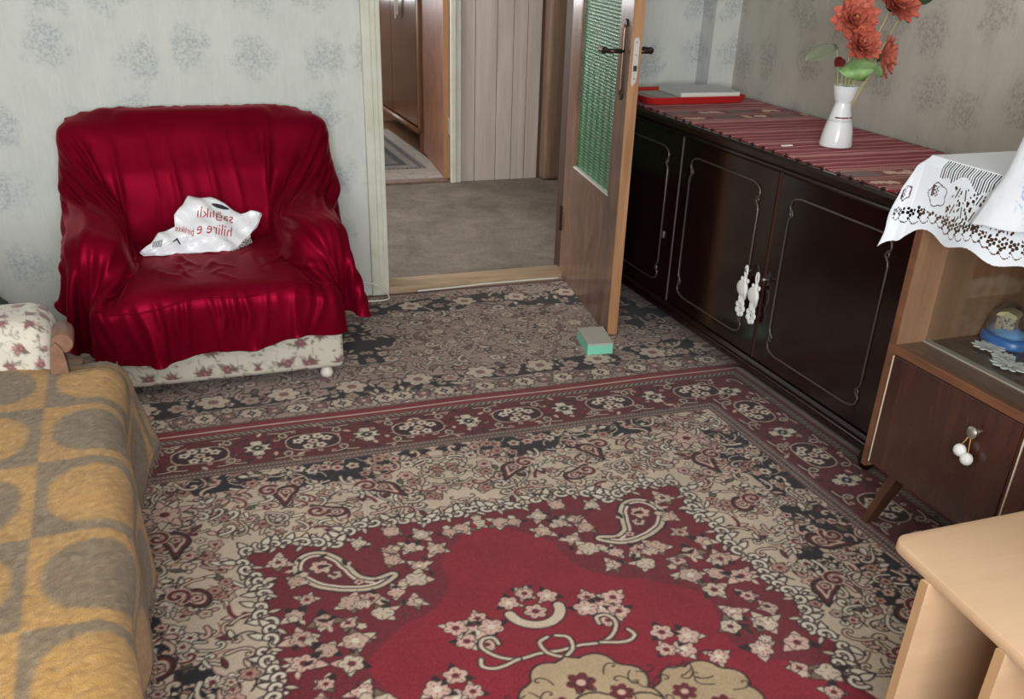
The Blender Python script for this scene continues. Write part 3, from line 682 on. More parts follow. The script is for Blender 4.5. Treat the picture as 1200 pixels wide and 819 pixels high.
def up2(P):
    def u1(A): n = A.shape[0]; Bq = np.zeros((2*n-1,)+A.shape[1:]); Bq[::2] = A; Bq[1::2] = (A[:-1]+A[1:])/2; return Bq
    return np.swapaxes(u1(np.swapaxes(u1(P), 0, 1)), 0, 1)
def velvet_cover(nu=52, nv=40, W=1.52, L=1.24, yb=4.085, ex=1.15, ey=1.06, CO=.16, CR=32., mu=.5):
    rng = np.random.default_rng(3); U, VV = np.meshgrid(np.linspace(-1, 1, nu), np.linspace(0, 1, nv), indexing='ij')
    Lc = L*(1.0-.03*U-CO*np.clip((np.abs(U)-.45)/.55, 0, 1)**1.2)
    P0 = np.stack([.235+U*W/2, yb-VV*Lc, 0*U], -1); P = P0.copy(); P[..., 2] = .84+rng.normal(0, .003, U.shape)
    def pins(P0):
        k = np.where(((np.abs(P0[..., 0]-.235) < .46) & (P0[..., 1] > 4.04)).ravel())[0]; q = P0.reshape(-1, 3)[k].copy(); q[:, 2] = .800-.03*sstep(.30, .46, np.abs(q[:, 0]-.235)); return k, q
    k, q = pins(P0); P = relax(P0, P, k, q, 220, 20, 5., 9, .06)
    P0 = up2(P0); P = up2(P)+rng.normal(0, .002, (2*nu-1, 2*nv-1, 3)); k, _ = pins(P0); q = P.reshape(-1, 3)[k].copy()
    return relax(P0*np.array([ex, ey, 1]), P, k, q, 95, 10, 5., 4, .03, .94, CR, mu)
M_VELV = mat('crimson_velvet', (96, 4, 23), .40, .06, .38, Sheen_Weight=.16, Sheen_Roughness=.3)
bsdf(M_VELV).inputs['Sheen Tint'].default_value = L4(255, 74, 104); bsdf(M_VELV).inputs['Specular Tint'].default_value = L4(255, 110, 140)
_n = noise(M_VELV, coords(M_VELV), 5, 3, .5)
lk(M_VELV, ramp(M_VELV, _n, [(.35, (102, 4, 26)), (.65, (119, 8, 33))]).outputs[0], bsdf(M_VELV).inputs['Base Color'])
bump(M_VELV, noise(M_VELV, coords(M_VELV), 420, 2), .08, .002)
def trim_hem(P):
    # cut the skirt to its hem: each column ends where it reaches the hem height
    nu, nv, _ = P.shape; T = np.empty(nu)
    for i in range(nu):
        zh = .138+.062*np.clip((P[i, -6, 0]+.15)/.75, 0, 1)+.012*math.sin(i*.33)+.10*sstep(.86, 1., abs(2*i/(nu-1)-1))
        z = P[i, :, 2]; k = np.where((z < zh) & (np.arange(nv) > nv*.35))[0]
        if len(k): j = k[0]; T[i] = j-1+(z[j-1]-zh)/(z[j-1]-z[j]+1e-9)
        else: T[i] = nv-1
    T = np.convolve(np.pad(T, 2, mode='edge'), np.ones(5)/5, 'valid'); Q = np.empty_like(P); a = np.arange(nv)
    for i in range(nu):
        t = a/(nv-1)*T[i]
        for c in range(3): Q[i, :, c] = np.interp(t, a, P[i, :, c])
    return Q
PC = up2(trim_hem(velvet_cover()))
for _ in range(9):
    A = np.pad(PC, ((1, 1), (1, 1), (0, 0)), mode='edge'); PC[1:-1, 1:-1] = (PC*.5+.125*(A[:-2, 1:-1]+A[2:, 1:-1]+A[1:-1, :-2]+A[1:-1, 2:]))[1:-1, 1:-1]
nu_, nv_, _ = PC.shape
cu = np.linspace(-1, 1, nu_)[:, None]*np.ones((1, nv_)); cv = np.ones((nu_, 1))*np.linspace(0, 1, nv_)[None]
Nn = np.cross(np.gradient(PC, axis=1), np.gradient(PC, axis=0)); Nn /= np.linalg.norm(Nn, axis=-1, keepdims=True)+1e-9
if Nn[nu_//2, int(nv_*.6), 2] < 0: Nn = -Nn
def ridge(pts, w, a):
    best = np.full(cu.shape, 9.); tt = np.zeros(cu.shape); pts = np.array(pts)
    for i in range(len(pts)-1):
        A, d = pts[i], pts[i+1]-pts[i]; t = np.clip(((cu-A[0])*d[0]*.6+(cv-A[1])*d[1])/(d[0]**2*.6+d[1]**2), 0, 1)
        D = np.sqrt((cu-A[0]-t*d[0])**2*.5+(cv-A[1]-t*d[1])**2); k = D < best; best = np.where(k, D, best); tt = np.where(k, (i+t)/(len(pts)-1), tt)
    return a*np.exp(-(best/w)**2)*np.sin(np.clip(tt, .02, .98)*np.pi)**.5
D = 0*cu; rf = random.Random(21)
for s in (-1, 1):
    # folds fanning from the corners of the back down to the arms, then down the outside
    for k, (u1, v1, u2, v2) in enumerate(((.50, .24, .40, .50), (.54, .24, .44, .52), (.58, .26, .48, .55), (.62, .28, .54, .58), (.67, .30, .60, .62), (.72, .32, .68, .66), (.78, .34, .76, .70), (.86, .34, .86, .72))):
        j = rf.uniform(-.012, .012); D += ridge([(s*(.56+k*.032), .05+.01*k), (s*(u1+j), v1), (s*(u2+j), v2)], .009+.003*(k % 3), (.010+.005*((k*7) % 3))*(1 if k % 2 else .75))
        D -= ridge([(s*(.576+k*.032), .07+.01*k), (s*(u1+.02+j), v1), (s*(u2+.02+j), v2)], .010, .006)
    for k in range(5): u0 = .50+.05*k+rf.uniform(-.015, .015); D += ridge([(s*u0, .62), (s*(u0+.01), .78), (s*(u0+rf.uniform(-.02, .03)), .98)], .009, .008)
    D += ridge([(s*.44, .44), (s*.46, .62), (s*.50, .80), (s*.56, .95)], .012, .012)-ridge([(s*.41, .46), (s*.425, .62), (s*.46, .78)], .012, .008)
for k in range(26):                                                       # creases of the sat-on seat
    u0, v0 = rf.uniform(-.38, .38), rf.uniform(.50, .74); a = rf.uniform(.4, 1.5)*rf.choice((-1, 1)); l = rf.uniform(.05, .12)
    D += ridge([(u0, v0), (u0+l*math.cos(a)*.7, v0+l*.4*math.sin(a)), (u0+l*1.6*math.cos(a), v0+l*.9*math.sin(a))], rf.uniform(.005, .009), rf.choice((-1, 1, 1))*rf.uniform(.003, .006))
for k in range(16): u0 = -.42+.055*k+rf.uniform(-.02, .02); D += ridge([(u0, .82), (u0+rf.uniform(-.02, .02), .90), (u0+rf.uniform(-.03, .03), .985)], rf.uniform(.006, .011), rf.uniform(.003, .008))
for k in range(5): u0 = rf.uniform(-.35, .35); D += ridge([(u0, .12), (u0+.02, .25), (u0+rf.uniform(-.05, .05), .42)], .008, .0025)
PC = PC+Nn*(D*1.35)[..., None]
vc = thing('velvet_cover', 'crimson velvet throw draped over the whole armchair', 'chair cover', (.235, 3.6, .15))
o = fast_grid('drape', PC, M_VELV, vc)
sb = o.modifiers.new('smooth', 'SUBSURF'); sb.levels = 1; sb.render_levels = 1
so = o.modifiers.new('cloth_thickness', 'SOLIDIFY'); so.thickness = .003; so.offset = 0
# sewn seam where the skirt of the cover starts
ir = int(np.argmin(np.abs(PC[nu_//2, :, 2]-.345)+(PC[nu_//2, :, 1] > 3.25)*9)); kk = np.arange(int(nu_*.24), int(nu_*.77))
build('seam', G().tube([PC[i, ir]+Nn[i, ir]*.002 for i in kk], .0035, 6), M_VELV, vc, smooth=True)

# ---------------------------------------------------------------- sofa with mustard blanket
M_SOFAW = wood('sofa_arm_wood', (98, 68, 52), (132, 96, 74), .38, 6, (1, .2, 1))
sf = thing('sofa', 'sofa along the left side with a cream floral arm pad and wooden arm scroll', 'sofa', (-.55, 1.4, 0))
floral_box('base', sf, -1.05, -.17, .25, 2.55, .07, .30, .02, step=.012)
floral_box('seat', sf, -1.05, -.165, .25, 2.53, .30, .43, .05, step=.012)
floral_box('backrest', sf, -1.35, -1.02, .25, 2.6, .20, .82, .08, step=.012)
floral_box('arm_pad', sf, -1.30, -.240, 2.44, 2.66, .36, .572, .06, step=.0035, sc_=1.6)
ty = np.array([[1, 0, 0], [0, 0, 1], [0, -1, 0]])
def cyl_y(x, z, r, y0, y1, n=24): return G().lathe([(r*.92, -y1), (r, -y1+.004), (r, -y0-.004), (r*.92, -y0)], (x, 0, z), n, ty.T@np.diag([1, 1, 1]))
def cyl_axis_y(x, z, r, y0, y1, n=24):
    g = G().lathe([(r*.9, 0), (r, .004), (r, y1-y0-.004), (r*.9, y1-y0)], (0, 0, 0), n)
    return g.xf(lambda V: np.stack([V[:, 0]+x, V[:, 2]+y0, V[:, 1]+z], 1))
build('arm_scroll', cyl_axis_y(-.222, .532, .025, 2.405, 2.50), M_SOFAW, sf, smooth=40)
build('arm_post', G().prism([(-.262, .10), (-.222, .10), (-.220, .49), (-.224, .52), (-.236, .538), (-.250, .525), (-.258, .48)], 1, 2.395, 2.44), M_SOFAW, sf)
build('arm_panel', G().box(-1.28, -.20, 2.56, 2.66, .06, .40, r=.01), M_SOFAW, sf, smooth=40)
for (x, y) in ((-.25, .35), (-.25, 2.45), (-.98, .35), (-.98, 2.45)): build('foot', G().lathe([(.022, .014), (.028, .07)], (x, y, 0), 14), M_SOFAW, sf, smooth=40)

M_BLAN = vcol_mat('woolly_blanket', 1.0, .05, 330, .8, .3, .005, .10)
def blanket():
    xe, zt, hem = -.165, .462, .20
    s1 = .87; s = np.arange(0, s1+.33, .0075); y = np.arange(.30, 2.545, .0075)
    S, Y = np.meshgrid(s, y, indexing='ij'); r = .055
    X = np.empty_like(S); Z = np.empty_like(S); arcl = r*math.pi/2
    a = S <= s1; X[a] = -1.035+S[a]; Z[a] = zt
    b = (S > s1) & (S <= s1+arcl); th = (S[b]-s1)/r; X[b] = xe+r*np.sin(th); Z[b] = zt-r*(1-np.cos(th))
    c = S > s1+arcl; X[c] = xe+r; Z[c] = zt-r-(S[c]-s1-arcl)
    hang = np.clip((S-s1)/.33, 0, 1)
    X += hang*(.018*np.sin(Y*7.5+.6)+.012*np.sin(Y*17)-.018*(2.5-Y)*.9)*1.0
    X += hang**1.5*.055*sstep(2.25, 2.55, Y); Z += hang*.02*np.sin(Y*5)+hang*.05*sstep(2.3, 2.55, Y)
    Z += .006*np.sin(X*9+Y*3)*np.sin(Y*6)*(1-hang)
    # far end sags over the end of the seat in front of the arm, elsewhere it meets the arm pad
    e = sstep(2.36, 2.55, Y)*sstep(-.34, -.20, X); Z -= .045*e
    cu_, cv_ = .228, .283
    pu = (X*1.0-(-.175)+np.clip(S-s1, 0, 9)*.9)/cu_+.5; pu = (S-s1+.02)/cu_+.34; pv = (Y-2.048)/cv_+.5
    iu = np.floor(pu); iv = np.floor(pv); fu, fv = pu-iu-.5, pv-iv-.5
    rg = np.random.default_rng(8); wob = .02*np.sin(S*41+Y*13)+.02*np.sin(Y*37)
    par = (iu+iv) % 2
    oval = (np.abs(fu+.02)/.40)**2.3+(np.abs(fv)/.385)**2.3
    ov = 1-sstep(.84, 1.16, oval+wob)
    line = 1-sstep(.015, .05, np.minimum(.5-np.abs(fu), .5-np.abs(fv))+wob*.3)
    k = np.where(par > .5, 1-ov, ov); k = np.clip(k, 0, 1)
    MUS, GRB = np.array((172, 127, 61.)), np.array((120, 98, 70.))
    cols = MUS+(GRB-MUS)*k[..., None]; cols += rg.normal(0, 9, cols.shape[:2])[..., None]
    edge = (1-sstep(0, .05, 2.545-Y))*.75; cols = cols+(np.array((128, 112, 100.))-cols)*np.maximum(edge, (hang > .955)*.8)[..., None]
    Zr = rg.normal(0, .0010, Z.shape)
    return np.stack([X, Y, Z+Zr], -1), lin(np.clip(cols, 0, 255)).reshape(-1, 3)
bl = thing('blanket', 'fuzzy mustard blanket with grey-brown ovals spread over the sofa seat', 'blanket', (-.5, 1.4, .2))
PB, cb = blanket(); o = fast_grid('cloth', PB, M_BLAN, bl, cb)
so = o.modifiers.new('cloth_thickness', 'SOLIDIFY'); so.thickness = .008; so.offset = 1
M_FRNG = mat('fringe_yarn', (122, 104, 94), 1.0, .05); rg = random.Random(2); g = G()
for j in range(0, PB.shape[1], 1):
    p = PB[-1, j]; q = p+np.array((rg.uniform(.0, .014), rg.uniform(-.008, .008), -rg.uniform(.016, .028)))
    g.tube([p, (p+q)/2+np.array((.003, 0, 0)), q], [.0022, .002, .0012], 4)
for i in range(0, PB.shape[0], 1):
    p = PB[i, -1]; q = p+np.array((rg.uniform(-.008, .008), rg.uniform(.008, .02), rg.uniform(-.018, .006)))
    g.tube([p, (p+q)/2, q], [.0022, .002, .0012], 4)
f = build('fringe', g, M_FRNG, bl); f['kind'] = 'stuff'

# ---------------------------------------------------------------- sideboard
M_LACQ = wood('dark_lacquered_veneer', (18, 8, 8), (34, 15, 13), .17, 3, (1, 1, .15), spec=.5, bmp=.0, coat=.2)
M_LACT = wood('dark_lacquered_trim', (24, 13, 12), (40, 22, 19), .25, 4, (1, .15, 1), bmp=.02)
M_MOUL = mat('dull_brass_moulding', (108, 97, 90), .3, .5, .7)
M_SILV = mat('worn_silver_strip', (150, 140, 132), .35, .5, .7)
M_REDGAP = mat('red_brown_edge', (66, 28, 20), .45)
FX, SY0, SY1 = 1.925, 2.045, 3.985
cr = thing('sideboard', 'long dark glossy sideboard with moulded doors along the right wall', 'sideboard', (2.2, 3.0, 0))
B('body', M_LACQ, cr, FX+.012, 2.50, SY0, SY1, .135, .775)
build('top', G().prism([(1.903, .792), (1.903, .808), (1.912, .816), (2.505, .816), (2.505, .778), (1.915, .778)], 1, SY0-.012, SY1+.012), M_LACT, cr)
build('top_moulding', G().tube([(1.912, SY0-.005, .777), (1.912, SY1+.005, .777)], .0075, 8), M_LACT, cr, smooth=True)
build('plinth', G().prism([(FX-.022, .105), (FX-.022, .116), (FX-.014, .122), (FX-.012, .132), (FX-.004, .140), (2.5, .140), (2.5, .105)], 1, SY0-.01, SY1+.01), M_LACT, cr)
build('plinth_moulding', G().tube([(FX-.018, SY0-.008, .122), (FX-.018, SY1+.008, .122)], .0055, 8), M_LACT, cr, smooth=True)
for y in (SY0+.05, SY1-.05):
    for x in (1.965, 2.44): build('foot', G().lathe([(.014, .001), (.024, .012), (.030, .035), (.022, .06), (.030, .085), (.034, .106)], (x, y, 0 if x > 2.1 else (.013 if y < 2.9 else .0102)), 16), M_LACT, cr, smooth=True)
def moulding_path(y0, y1, z0, z1):
    """rectangle with a little S scroll at every corner"""
    P = []
    def corner(cy, cz, sy, sz, first):
        q = [(0, .085), (.004, .07), (.016, .060), (.016, .047), (.006, .046), (.0, .034), (.004, .018), (.014, .010), (.03, .004), (.05, 0)]
        q = [(cy+sy*a, cz+sz*b) for a, b in q]; P.extend(q if first else q[::-1])
    corner(y0, z0, 1, 1, True); corner(y1, z0, -1, 1, False); corner(y1, z1, -1, -1, True); corner(y0, z1, 1, -1, False)
    return P
doors = [(3.348, 3.975, 'left'), (2.714, 3.336, 'mid'), (2.055, 2.700, 'right')]
for (a, b, n) in doors:
    d = B('door', M_LACQ, cr, FX-.004, FX+.012, a, b, .146, .768, r=.003)
    P = [(FX-.006, y, z) for y, z in moulding_path(a+.088, b-.072 if n != 'left' else b-.075, .196, .712)]
    build('moulding', G().tube(P, .0032, 6, closed=True), M_MOUL, d, smooth=True)
    for (y, z) in ((a+.088, .196), (b-.072, .196), (a+.088, .712), (b-.072, .712)):
        sy = 1 if y < (a+b)/2 else -1; sz = 1 if z < .4 else -1
        build('corner_scroll', G().tube([(FX-.006, y+sy*(.012+.008*math.cos(t)), z+sz*(.052+.010*math.sin(t))) for t in np.linspace(0, 5.2, 10)], .0028, 5), M_MOUL, d, smooth=True)
    if n == 'left': build('keyhole_plate', G().box(FX-.010, FX-.003, a+.058, a+.074, .375, .402, r=.003), M_SILV, d, smooth=40)
    else:
        ky = a+.072 if n == 'mid' else b-.022
        build('knob', G().tube([(FX-.003, ky, .430), (FX-.018, ky, .431), (FX-.030, ky, .432)], [.004, .0045, .006], 8), M_SILV, d, smooth=True)
build('strip', G().box(FX-.006, FX+.01, 3.337, 3.3415, .146, .768), M_SILV, cr); build('strip', G().box(FX-.004, FX+.01, 3.3420, 3.3475, .146, .768), M_REDGAP, cr)
build('strip', G().box(FX-.003, FX+.01, 2.7005, 2.7135, .146, .768), M_REDGAP, cr)

# crochet ornaments hanging from the two knobs
M_CROC = mat('white_cotton', (226, 226, 222), .9, .1); bump(M_CROC, noise(M_CROC, coords(M_CROC), 320, 2), .5, .003)
def crochet(y, z, label):
    t = thing('crochet_ornament', label, 'ornament', (FX-.03, y, z-.165), 'white crochet ornaments on the sideboard knobs')
    x = FX-.024
    ring = lambda cy, cz, ry, rz, r, n=18: G().tube([(x, cy+ry*math.cos(a), cz+rz*math.sin(a)) for a in np.linspace(0, 6.283, n, endpoint=False)], r, 6, closed=True)
    build('loop', ring(y, z-.011, .007, .018, .0035), M_CROC, t, smooth=True)
    for s in (-1, 1): build('ear', G().ell((x, y+s*.016, z-.042), .005, .010, .008, 10, 7, rotx(s*.5)), M_CROC, t, smooth=True)
    build('body', G().ell((x, y+.010, z-.073), .008, .033, .028, 16, 10), M_CROC, t, smooth=True)
    build('neck', G().tube([(x, y, z-.026), (x, y-.004, z-.05), (x, y-.012, z-.075), (x, y-.014, z-.105)], [.005, .008, .008, .004], 8), M_CROC, t, smooth=True)
    for k, (dy, dz) in enumerate(((.014, -.108), (-.004, -.110))): build('leg', ring(y+dy, z+dz, .005, .016, .0032), M_CROC, t, smooth=True)
    g = G()
    for k in range(7):
        a = k/7*6.283+.4; g.ell((x, y+.006+.019*math.cos(a), z-.142+.022*math.sin(a)), .005, .011, .011, 9, 6, rotx(a))
    build('flower', g, M_CROC, t, smooth=True); build('flower_ring', ring(y+.006, z-.142, .007, .009, .0028), M_CROC, t, smooth=True)
crochet(2.786, .440, 'white crochet animal ornament on the middle sideboard door, the farther of two')
crochet(2.716, .436, 'white crochet animal ornament by the door gap, nearer and lower of two')

# ---------------------------------------------------------------- woven runner
def paint_runner():
    C = Canvas(.60, 1.90, .003, (116, 42, 52)); r = random.Random(6)
    R, Dk, W_, P_, Gy = (112, 36, 46), (84, 26, 36), (206, 172, 164), (208, 162, 152), (112, 98, 94)
    y = 0.
    def thin(y, c=W_):
        C.stroke([(-.1, y), (.7, y)], .0055, c)
        for x in np.arange(0, .60, .012): C.stroke([(x, y-.002), (x+.006, y+.003)], .0035, c)
    C.a[:] = (150, 40, 56)
    for c in (.27, 1.37):
        C.poly([(-.1, c-.12), (.7, c-.12), (.7, c+.12), (-.1, c+.12)], (128, 60, 62))
        for q in (-.128, -.112, -.096, .096, .112, .128, -.012, .012): thin(c+q, P_)
        for i, x in enumerate((.06, .19, .32, .45, .58)):
            for q in (-.055, .055):
                k = (i+(q > 0)) % 2; C.poly([(x-.055, c+q-.026), (x+.055, c+q-.026), (x+.055, c+q+.026), (x-.055, c+q+.026)], Gy if k else (140, 62, 64))
                for z in range(14):
                    if not k: C.rosette(x+r.uniform(-.042, .042), c+q+r.uniform(-.016, .016), .015, 4, (214, 184, 168), None, P_)
                    elif z < 6: C.rosette(x+r.uniform(-.042, .042), c+q+r.uniform(-.016, .016), .012, 4, (128, 96, 90))
    for y in list(np.arange(.43, 1.22, .052))+list(np.arange(.02, .14, .04))+list(np.arange(1.52, 1.9, .04)):
        thin(y)
        if int(round(y/.04)) % 5 == 0: thin(y+.011, P_); thin(y+.022, P_)
        else: C.stroke([(-.1, y+.02), (.7, y+.02)], .012, (126, 34, 48))
    return C
CRn = paint_runner(); M_RUNN = vcol_mat('woven_runner', .95, .1, 260, .5, .1, .003)
ru = thing('table_runner', 'crimson striped woven runner lying along the top of the sideboard', 'runner', (2.17, 3.04, .816))
xs = np.arange(1.930, 2.492, .0042); ys = np.arange(2.085, 3.95, .0042); X, Y = np.meshgrid(xs, ys, indexing='ij')
Z = .8195+.0008*np.sin(X*40+Y*13)*np.sin(Y*25); Z[0] = Z[-1] = .817; Z[:, 0] = Z[:, -1] = .817
fast_grid('cloth', np.stack([X, Y, Z], -1), M_RUNN, ru, lin(np.clip(CRn.sample(X-1.93, Y-2.085), 0, 255)).reshape(-1, 3))
M_KNOT = mat('dark_yarn', (62, 28, 34), .95); rg = random.Random(9)
for y in np.arange(2.12, 3.93, .066):
    yy = y+rg.uniform(-.012, .012); build('knot', G().ell((1.929+rg.uniform(-.004, .004), yy, .8195), .0055, .007, .004, 8, 6), M_KNOT, ru, smooth=True)

card = tag(build('paper_slip', G().box(-.02, .02, -.006, .006, 0, .003).xf(lambda V: V@rotz(.1).T+np.array([2.015, 2.835, .821])), mat('white_paper', (232, 230, 224), .8)), 'tiny white paper slip on the striped runner near the vase', 'paper')

# ---------------------------------------------------------------- tray with papers
M_RED = mat('red_plastic', (178, 36, 34), .4, .5)
tr = thing('tray', 'red plastic tray at the far end of the runner', 'tray', (2.19, 3.83, .821))
def rrect(x0, x1, y0, y1, r, n=5):
    P = []
    for cx, cy, a0 in ((x1-r, y1-r, 0), (x0+r, y1-r, math.pi/2), (x0+r, y0+r, math.pi), (x1-r, y0+r, 1.5*math.pi)):
        for k in range(n+1): a = a0+math.pi/2*k/n; P.append((cx+r*math.cos(a), cy+r*math.sin(a)))
    return P
TX0, TX1, TY0, TY1 = 1.955, 2.395, 3.70, 3.985
V = []; rings = [(0, .0, .0), (0, .0, .004), (.004, .010, .026), (-.008, -.010, .028), (.006, .006, .0035)]
base = np.array(rrect(TX0, TX1, TY0, TY1, .04)); c = base.mean(0); n = len(base)
prof = [(.975, .0), (.99, .002), (1.03, .026), (1.045, .028), (1.045, .025), (1.0, .006), (.96, .005)]
for s, z in prof:
    for p in base: q = c+(p-c)*np.array([s, s+(s-1)*.4]); V.append((q[0], q[1], .821+z))
F = [(i*n+k, i*n+(k+1) % n, (i+1)*n+(k+1) % n, (i+1)*n+k) for i in range(len(prof)-1) for k in range(n)]+[tuple(range(n))[::-1], tuple((len(prof)-1)*n+k for k in range(n))]
build('dish', G().add(V, F), M_RED, tr, smooth=30)
M_PAP = mat('notebook_cover', (204, 206, 210), .6); M_PAP2 = mat('grey_paper', (178, 176, 172), .8); M_PGS = mat('page_edges', (226, 222, 212), .9)
def book(name, label, x, y, w, d, z, h, a, cover, pages=True):
    t = thing(name, label, 'notebook', (x, y, z)); f = lambda V: V@rotz(a).T+np.array([x, y, z])
    build('cover', G().box(-w/2, w/2, -d/2, d/2, h-.0015, h).box(-w/2, w/2, -d/2, d/2, 0, .0015).xf(f), cover, t)
    build('pages', G().box(-w/2+.003, w/2-.003, -d/2+.003, d/2-.003, .0015, h-.0015).xf(f), M_PGS, t)
book('notebook', 'grey notebook lying lowest in the red tray', 2.19, 3.84, .34, .23, .8275, .012, .04, M_PAP2)
book('notebook', 'white notebook on top of the papers in the red tray', 2.255, 3.845, .27, .225, .8405, .018, -.06, M_PAP)
def pen(label, x, y, z, a, col, L=.14):
    d = np.array([math.cos(a), math.sin(a), 0]); p = np.array([x, y, z+.005])
    t = thing('pen', label, 'pen', (x, y, z)); build('barrel', G().tube([p, p+d*L*.75], .005, 8), mat('pen_'+str(len(bpy.data.materials)), col, .35), t, smooth=40)
    build('cap', G().tube([p+d*L*.75, p+d*L*.96, p+d*L], [.0056, .005, .001], 8), mat('pen_cap_'+str(len(bpy.data.materials)), tuple(int(c*.6) for c in col), .35), t, smooth=40)
pen('cream marker pen lying in the front of the red tray', 2.02, 3.735, .8265, .25, (222, 196, 150)); pen('small violet pen beside the notebooks in the red tray', 2.125, 3.738, .8265, .1, (92, 80, 150), .08)

# ---------------------------------------------------------------- vase and artificial flowers
M_PORC = mat('white_porcelain', (228, 230, 232), .18, .5, Coat_Weight=.4)
VX, VY, VZ = 2.178, 2.80, .8205
va = thing('vase', 'white porcelain vase with a maroon stripe on the sideboard runner', 'vase', (VX, VY, VZ))
prof = [(.046, 0), (.052, .003), (.053, .010), (.047, .05), (.036, .09), (.0285, .118), (.025, .132), (.0255, .138), (.032, .147), (.037, .168), (.041, .185), (.039, .186), (.034, .168), (.024, .142), (.022, .120), (.03, .07), (.0, .03)]
build('body', G().lathe([(r, z+VZ) for r, z in prof], (VX, VY, 0), 32), M_PORC, va, smooth=50)
M_MAR = mat('maroon_glaze', (110, 44, 62), .3); M_GRL = mat('grey_glaze', (160, 160, 170), .3)
def band_on(z0, z1, a0, a1, m):
    def R(z): return np.interp(z, [.05, .09, .118, .132], [.047, .036, .0285, .025])+.0006
    T = np.linspace(a0, a1, 26); P = np.array([[(VX+R(z)*math.cos(t), VY+R(z)*math.sin(t), VZ+z) for z in np.linspace(z0, z1, 3)] for t in T]); build('stripe', G().grid(P), m, va, smooth=True)
band_on(.090, .0945, -2.7, -1.45, M_MAR); band_on(.090, .0945, -1.35, 2.4, M_MAR); band_on(.0835, .0850, -3.1, 3.1, M_GRL); band_on(.0800, .0812, -3.1, 3.1, M_GRL)
M_STEM = mat('pale_green_stem', (176, 184, 118), .5); M_STEMY = mat('straw_stem', (206, 184, 132), .5)
M_PET = mat('coral_petal', (196, 82, 62), .6, .3); lk(M_PET, ramp(M_PET, noise(M_PET, coords(M_PET), 16, 3), [(.32, (158, 64, 54)), (.5, (204, 110, 90)), (.72, (228, 166, 132))]).outputs[0], bsdf(M_PET).inputs['Base Color'])
M_STAM = mat('yellow_stamen', (232, 214, 128), .6)
M_LEAF = mat('silk_leaf', (96, 140, 76), .5, .35); lk(M_LEAF, ramp(M_LEAF, noise(M_LEAF, coords(M_LEAF), 18, 3), [(.35, (104, 146, 78)), (.7, (176, 204, 146))]).outputs[0], bsdf(M_LEAF).inputs['Base Color'])
M_LEAFD = mat('dark_leaf', (52, 72, 46), .45, .4); M_LEAFG = mat('grey_leaf', (120, 126, 104), .5, .4)
def petal_mesh():
    g = G(); P = np.zeros((7, 5, 3))
    for i in range(7):
        t = i/6; w = .0140*math.sin(math.pi*min(1, t*.92+.06))**.7*(1.05 if t < .8 else .9)
        for j in range(5):
            s = (j-2)/2; P[i, j] = (t*.046, s*w, .010*t*t+.0045*s*s+.004*math.sin(t*3))
    g.grid(P); me = bpy.data.meshes.new('petal'); me.from_pydata(g.verts().tolist(), [], g.f); me.shade_smooth(); me.materials.append(M_PET); return me
PET = petal_mesh()
def stem_pts(p, q, bow=0): p, q = np.array(p), np.array(q); return [p*(1-t)+q*t+np.array([bow*math.sin(math.pi*t), 0, 0]) for t in np.linspace(0, 1, 7)]
def dahlia(c, face, size, label, stem_to=None, m=None):
    rt = np.array([VX, VY, VZ+.07]); c = np.array(c)
    t = thing('artificial_dahlia', label, 'flower', tuple(rt), 'coral silk dahlias in the white vase')
    build('stem', G().tube(stem_pts(rt+np.array((rg.uniform(-.01, .01), rg.uniform(-.01, .01), 0)), c, rg.uniform(-.004, .004)), .0022, 6), m or M_STEM, t, smooth=True)
    z = np.array(face, float); z /= np.linalg.norm(z); x = np.cross(z, (0, 1, .3)); x /= np.linalg.norm(x); y = np.cross(z, x); Bm = np.stack([x, y, z], 1)
    build('calyx', G().ell(tuple(c-z*.002*size), .011*size, .011*size, .009*size, 10, 6, Bm), M_LEAFD, t, smooth=True)
    for ring, (cnt, el, sc_) in enumerate(((13, .10, 1.0), (12, .45, .95), (9, .82, .82), (6, 1.15, .62))):
        for k in range(cnt):
            a = k/cnt*6.283+ring*.27+rg.uniform(-.1, .1); e = el+rg.uniform(-.1, .12)
            M = Bm@rotz(a)@roty(-e)*(sc_*size*rg.uniform(.92, 1.06))
            p = bpy.data.objects.new('petal', PET); COL.objects.link(p); p.parent = t
            p.matrix_local = Matrix.Translation(Vector(c-rt))@Matrix(M.tolist()).to_4x4()
    g = G()
    for k in range(9): a = k*2.4; d = Bm@np.array([.10*math.cos(a)*(.4+k*.08), .10*math.sin(a)*(.4+k*.08), 1.]); g.tube([c, c+d*.026*size], [.0012, .002], 5)
    build('stamens', g, M_STAM, t, smooth=True)
dahlia((2.160, 2.80, 1.188), (-.35, -.75, .35), 1.7, 'full coral dahlia, upper left of the vase bouquet')
dahlia((2.170, 2.76, 1.120), (-.15, -.7, .55), 1.5, 'coral dahlia with cream stamens just above the round green leaf')
dahlia((2.295, 2.80, 1.236), (.05, -.75, .55), 1.8, 'largest coral dahlia, highest and rightmost in the vase bouquet', m=M_STEMY)
dahlia((2.292, 2.81, 1.088), (.75, -.55, .05), 1.5, 'coral dahlia drooping low on the right of the vase bouquet', m=M_STEMY)
def leaf_blade(P0, d, up, Ln, wd, cup=.15, nu=9, nv=7, wave=0.):
    d = np.array(d, float); d /= np.linalg.norm(d); s = np.cross(d, up); s /= np.linalg.norm(s); n = np.cross(s, d); P = np.zeros((nu, nv, 3))
    for i in range(nu):
        t = i/(nu-1); w = wd*math.sin(math.pi*min(1, .08+t*.88))**.75
        for j in range(nv):
            q = (j-(nv-1)/2)/((nv-1)/2); P[i, j] = np.array(P0)+d*Ln*t+s*w*q+n*(cup*wd*q*q*2-cup*Ln*t*t+wave*math.sin(q*5+t*6)*wd)
    return P
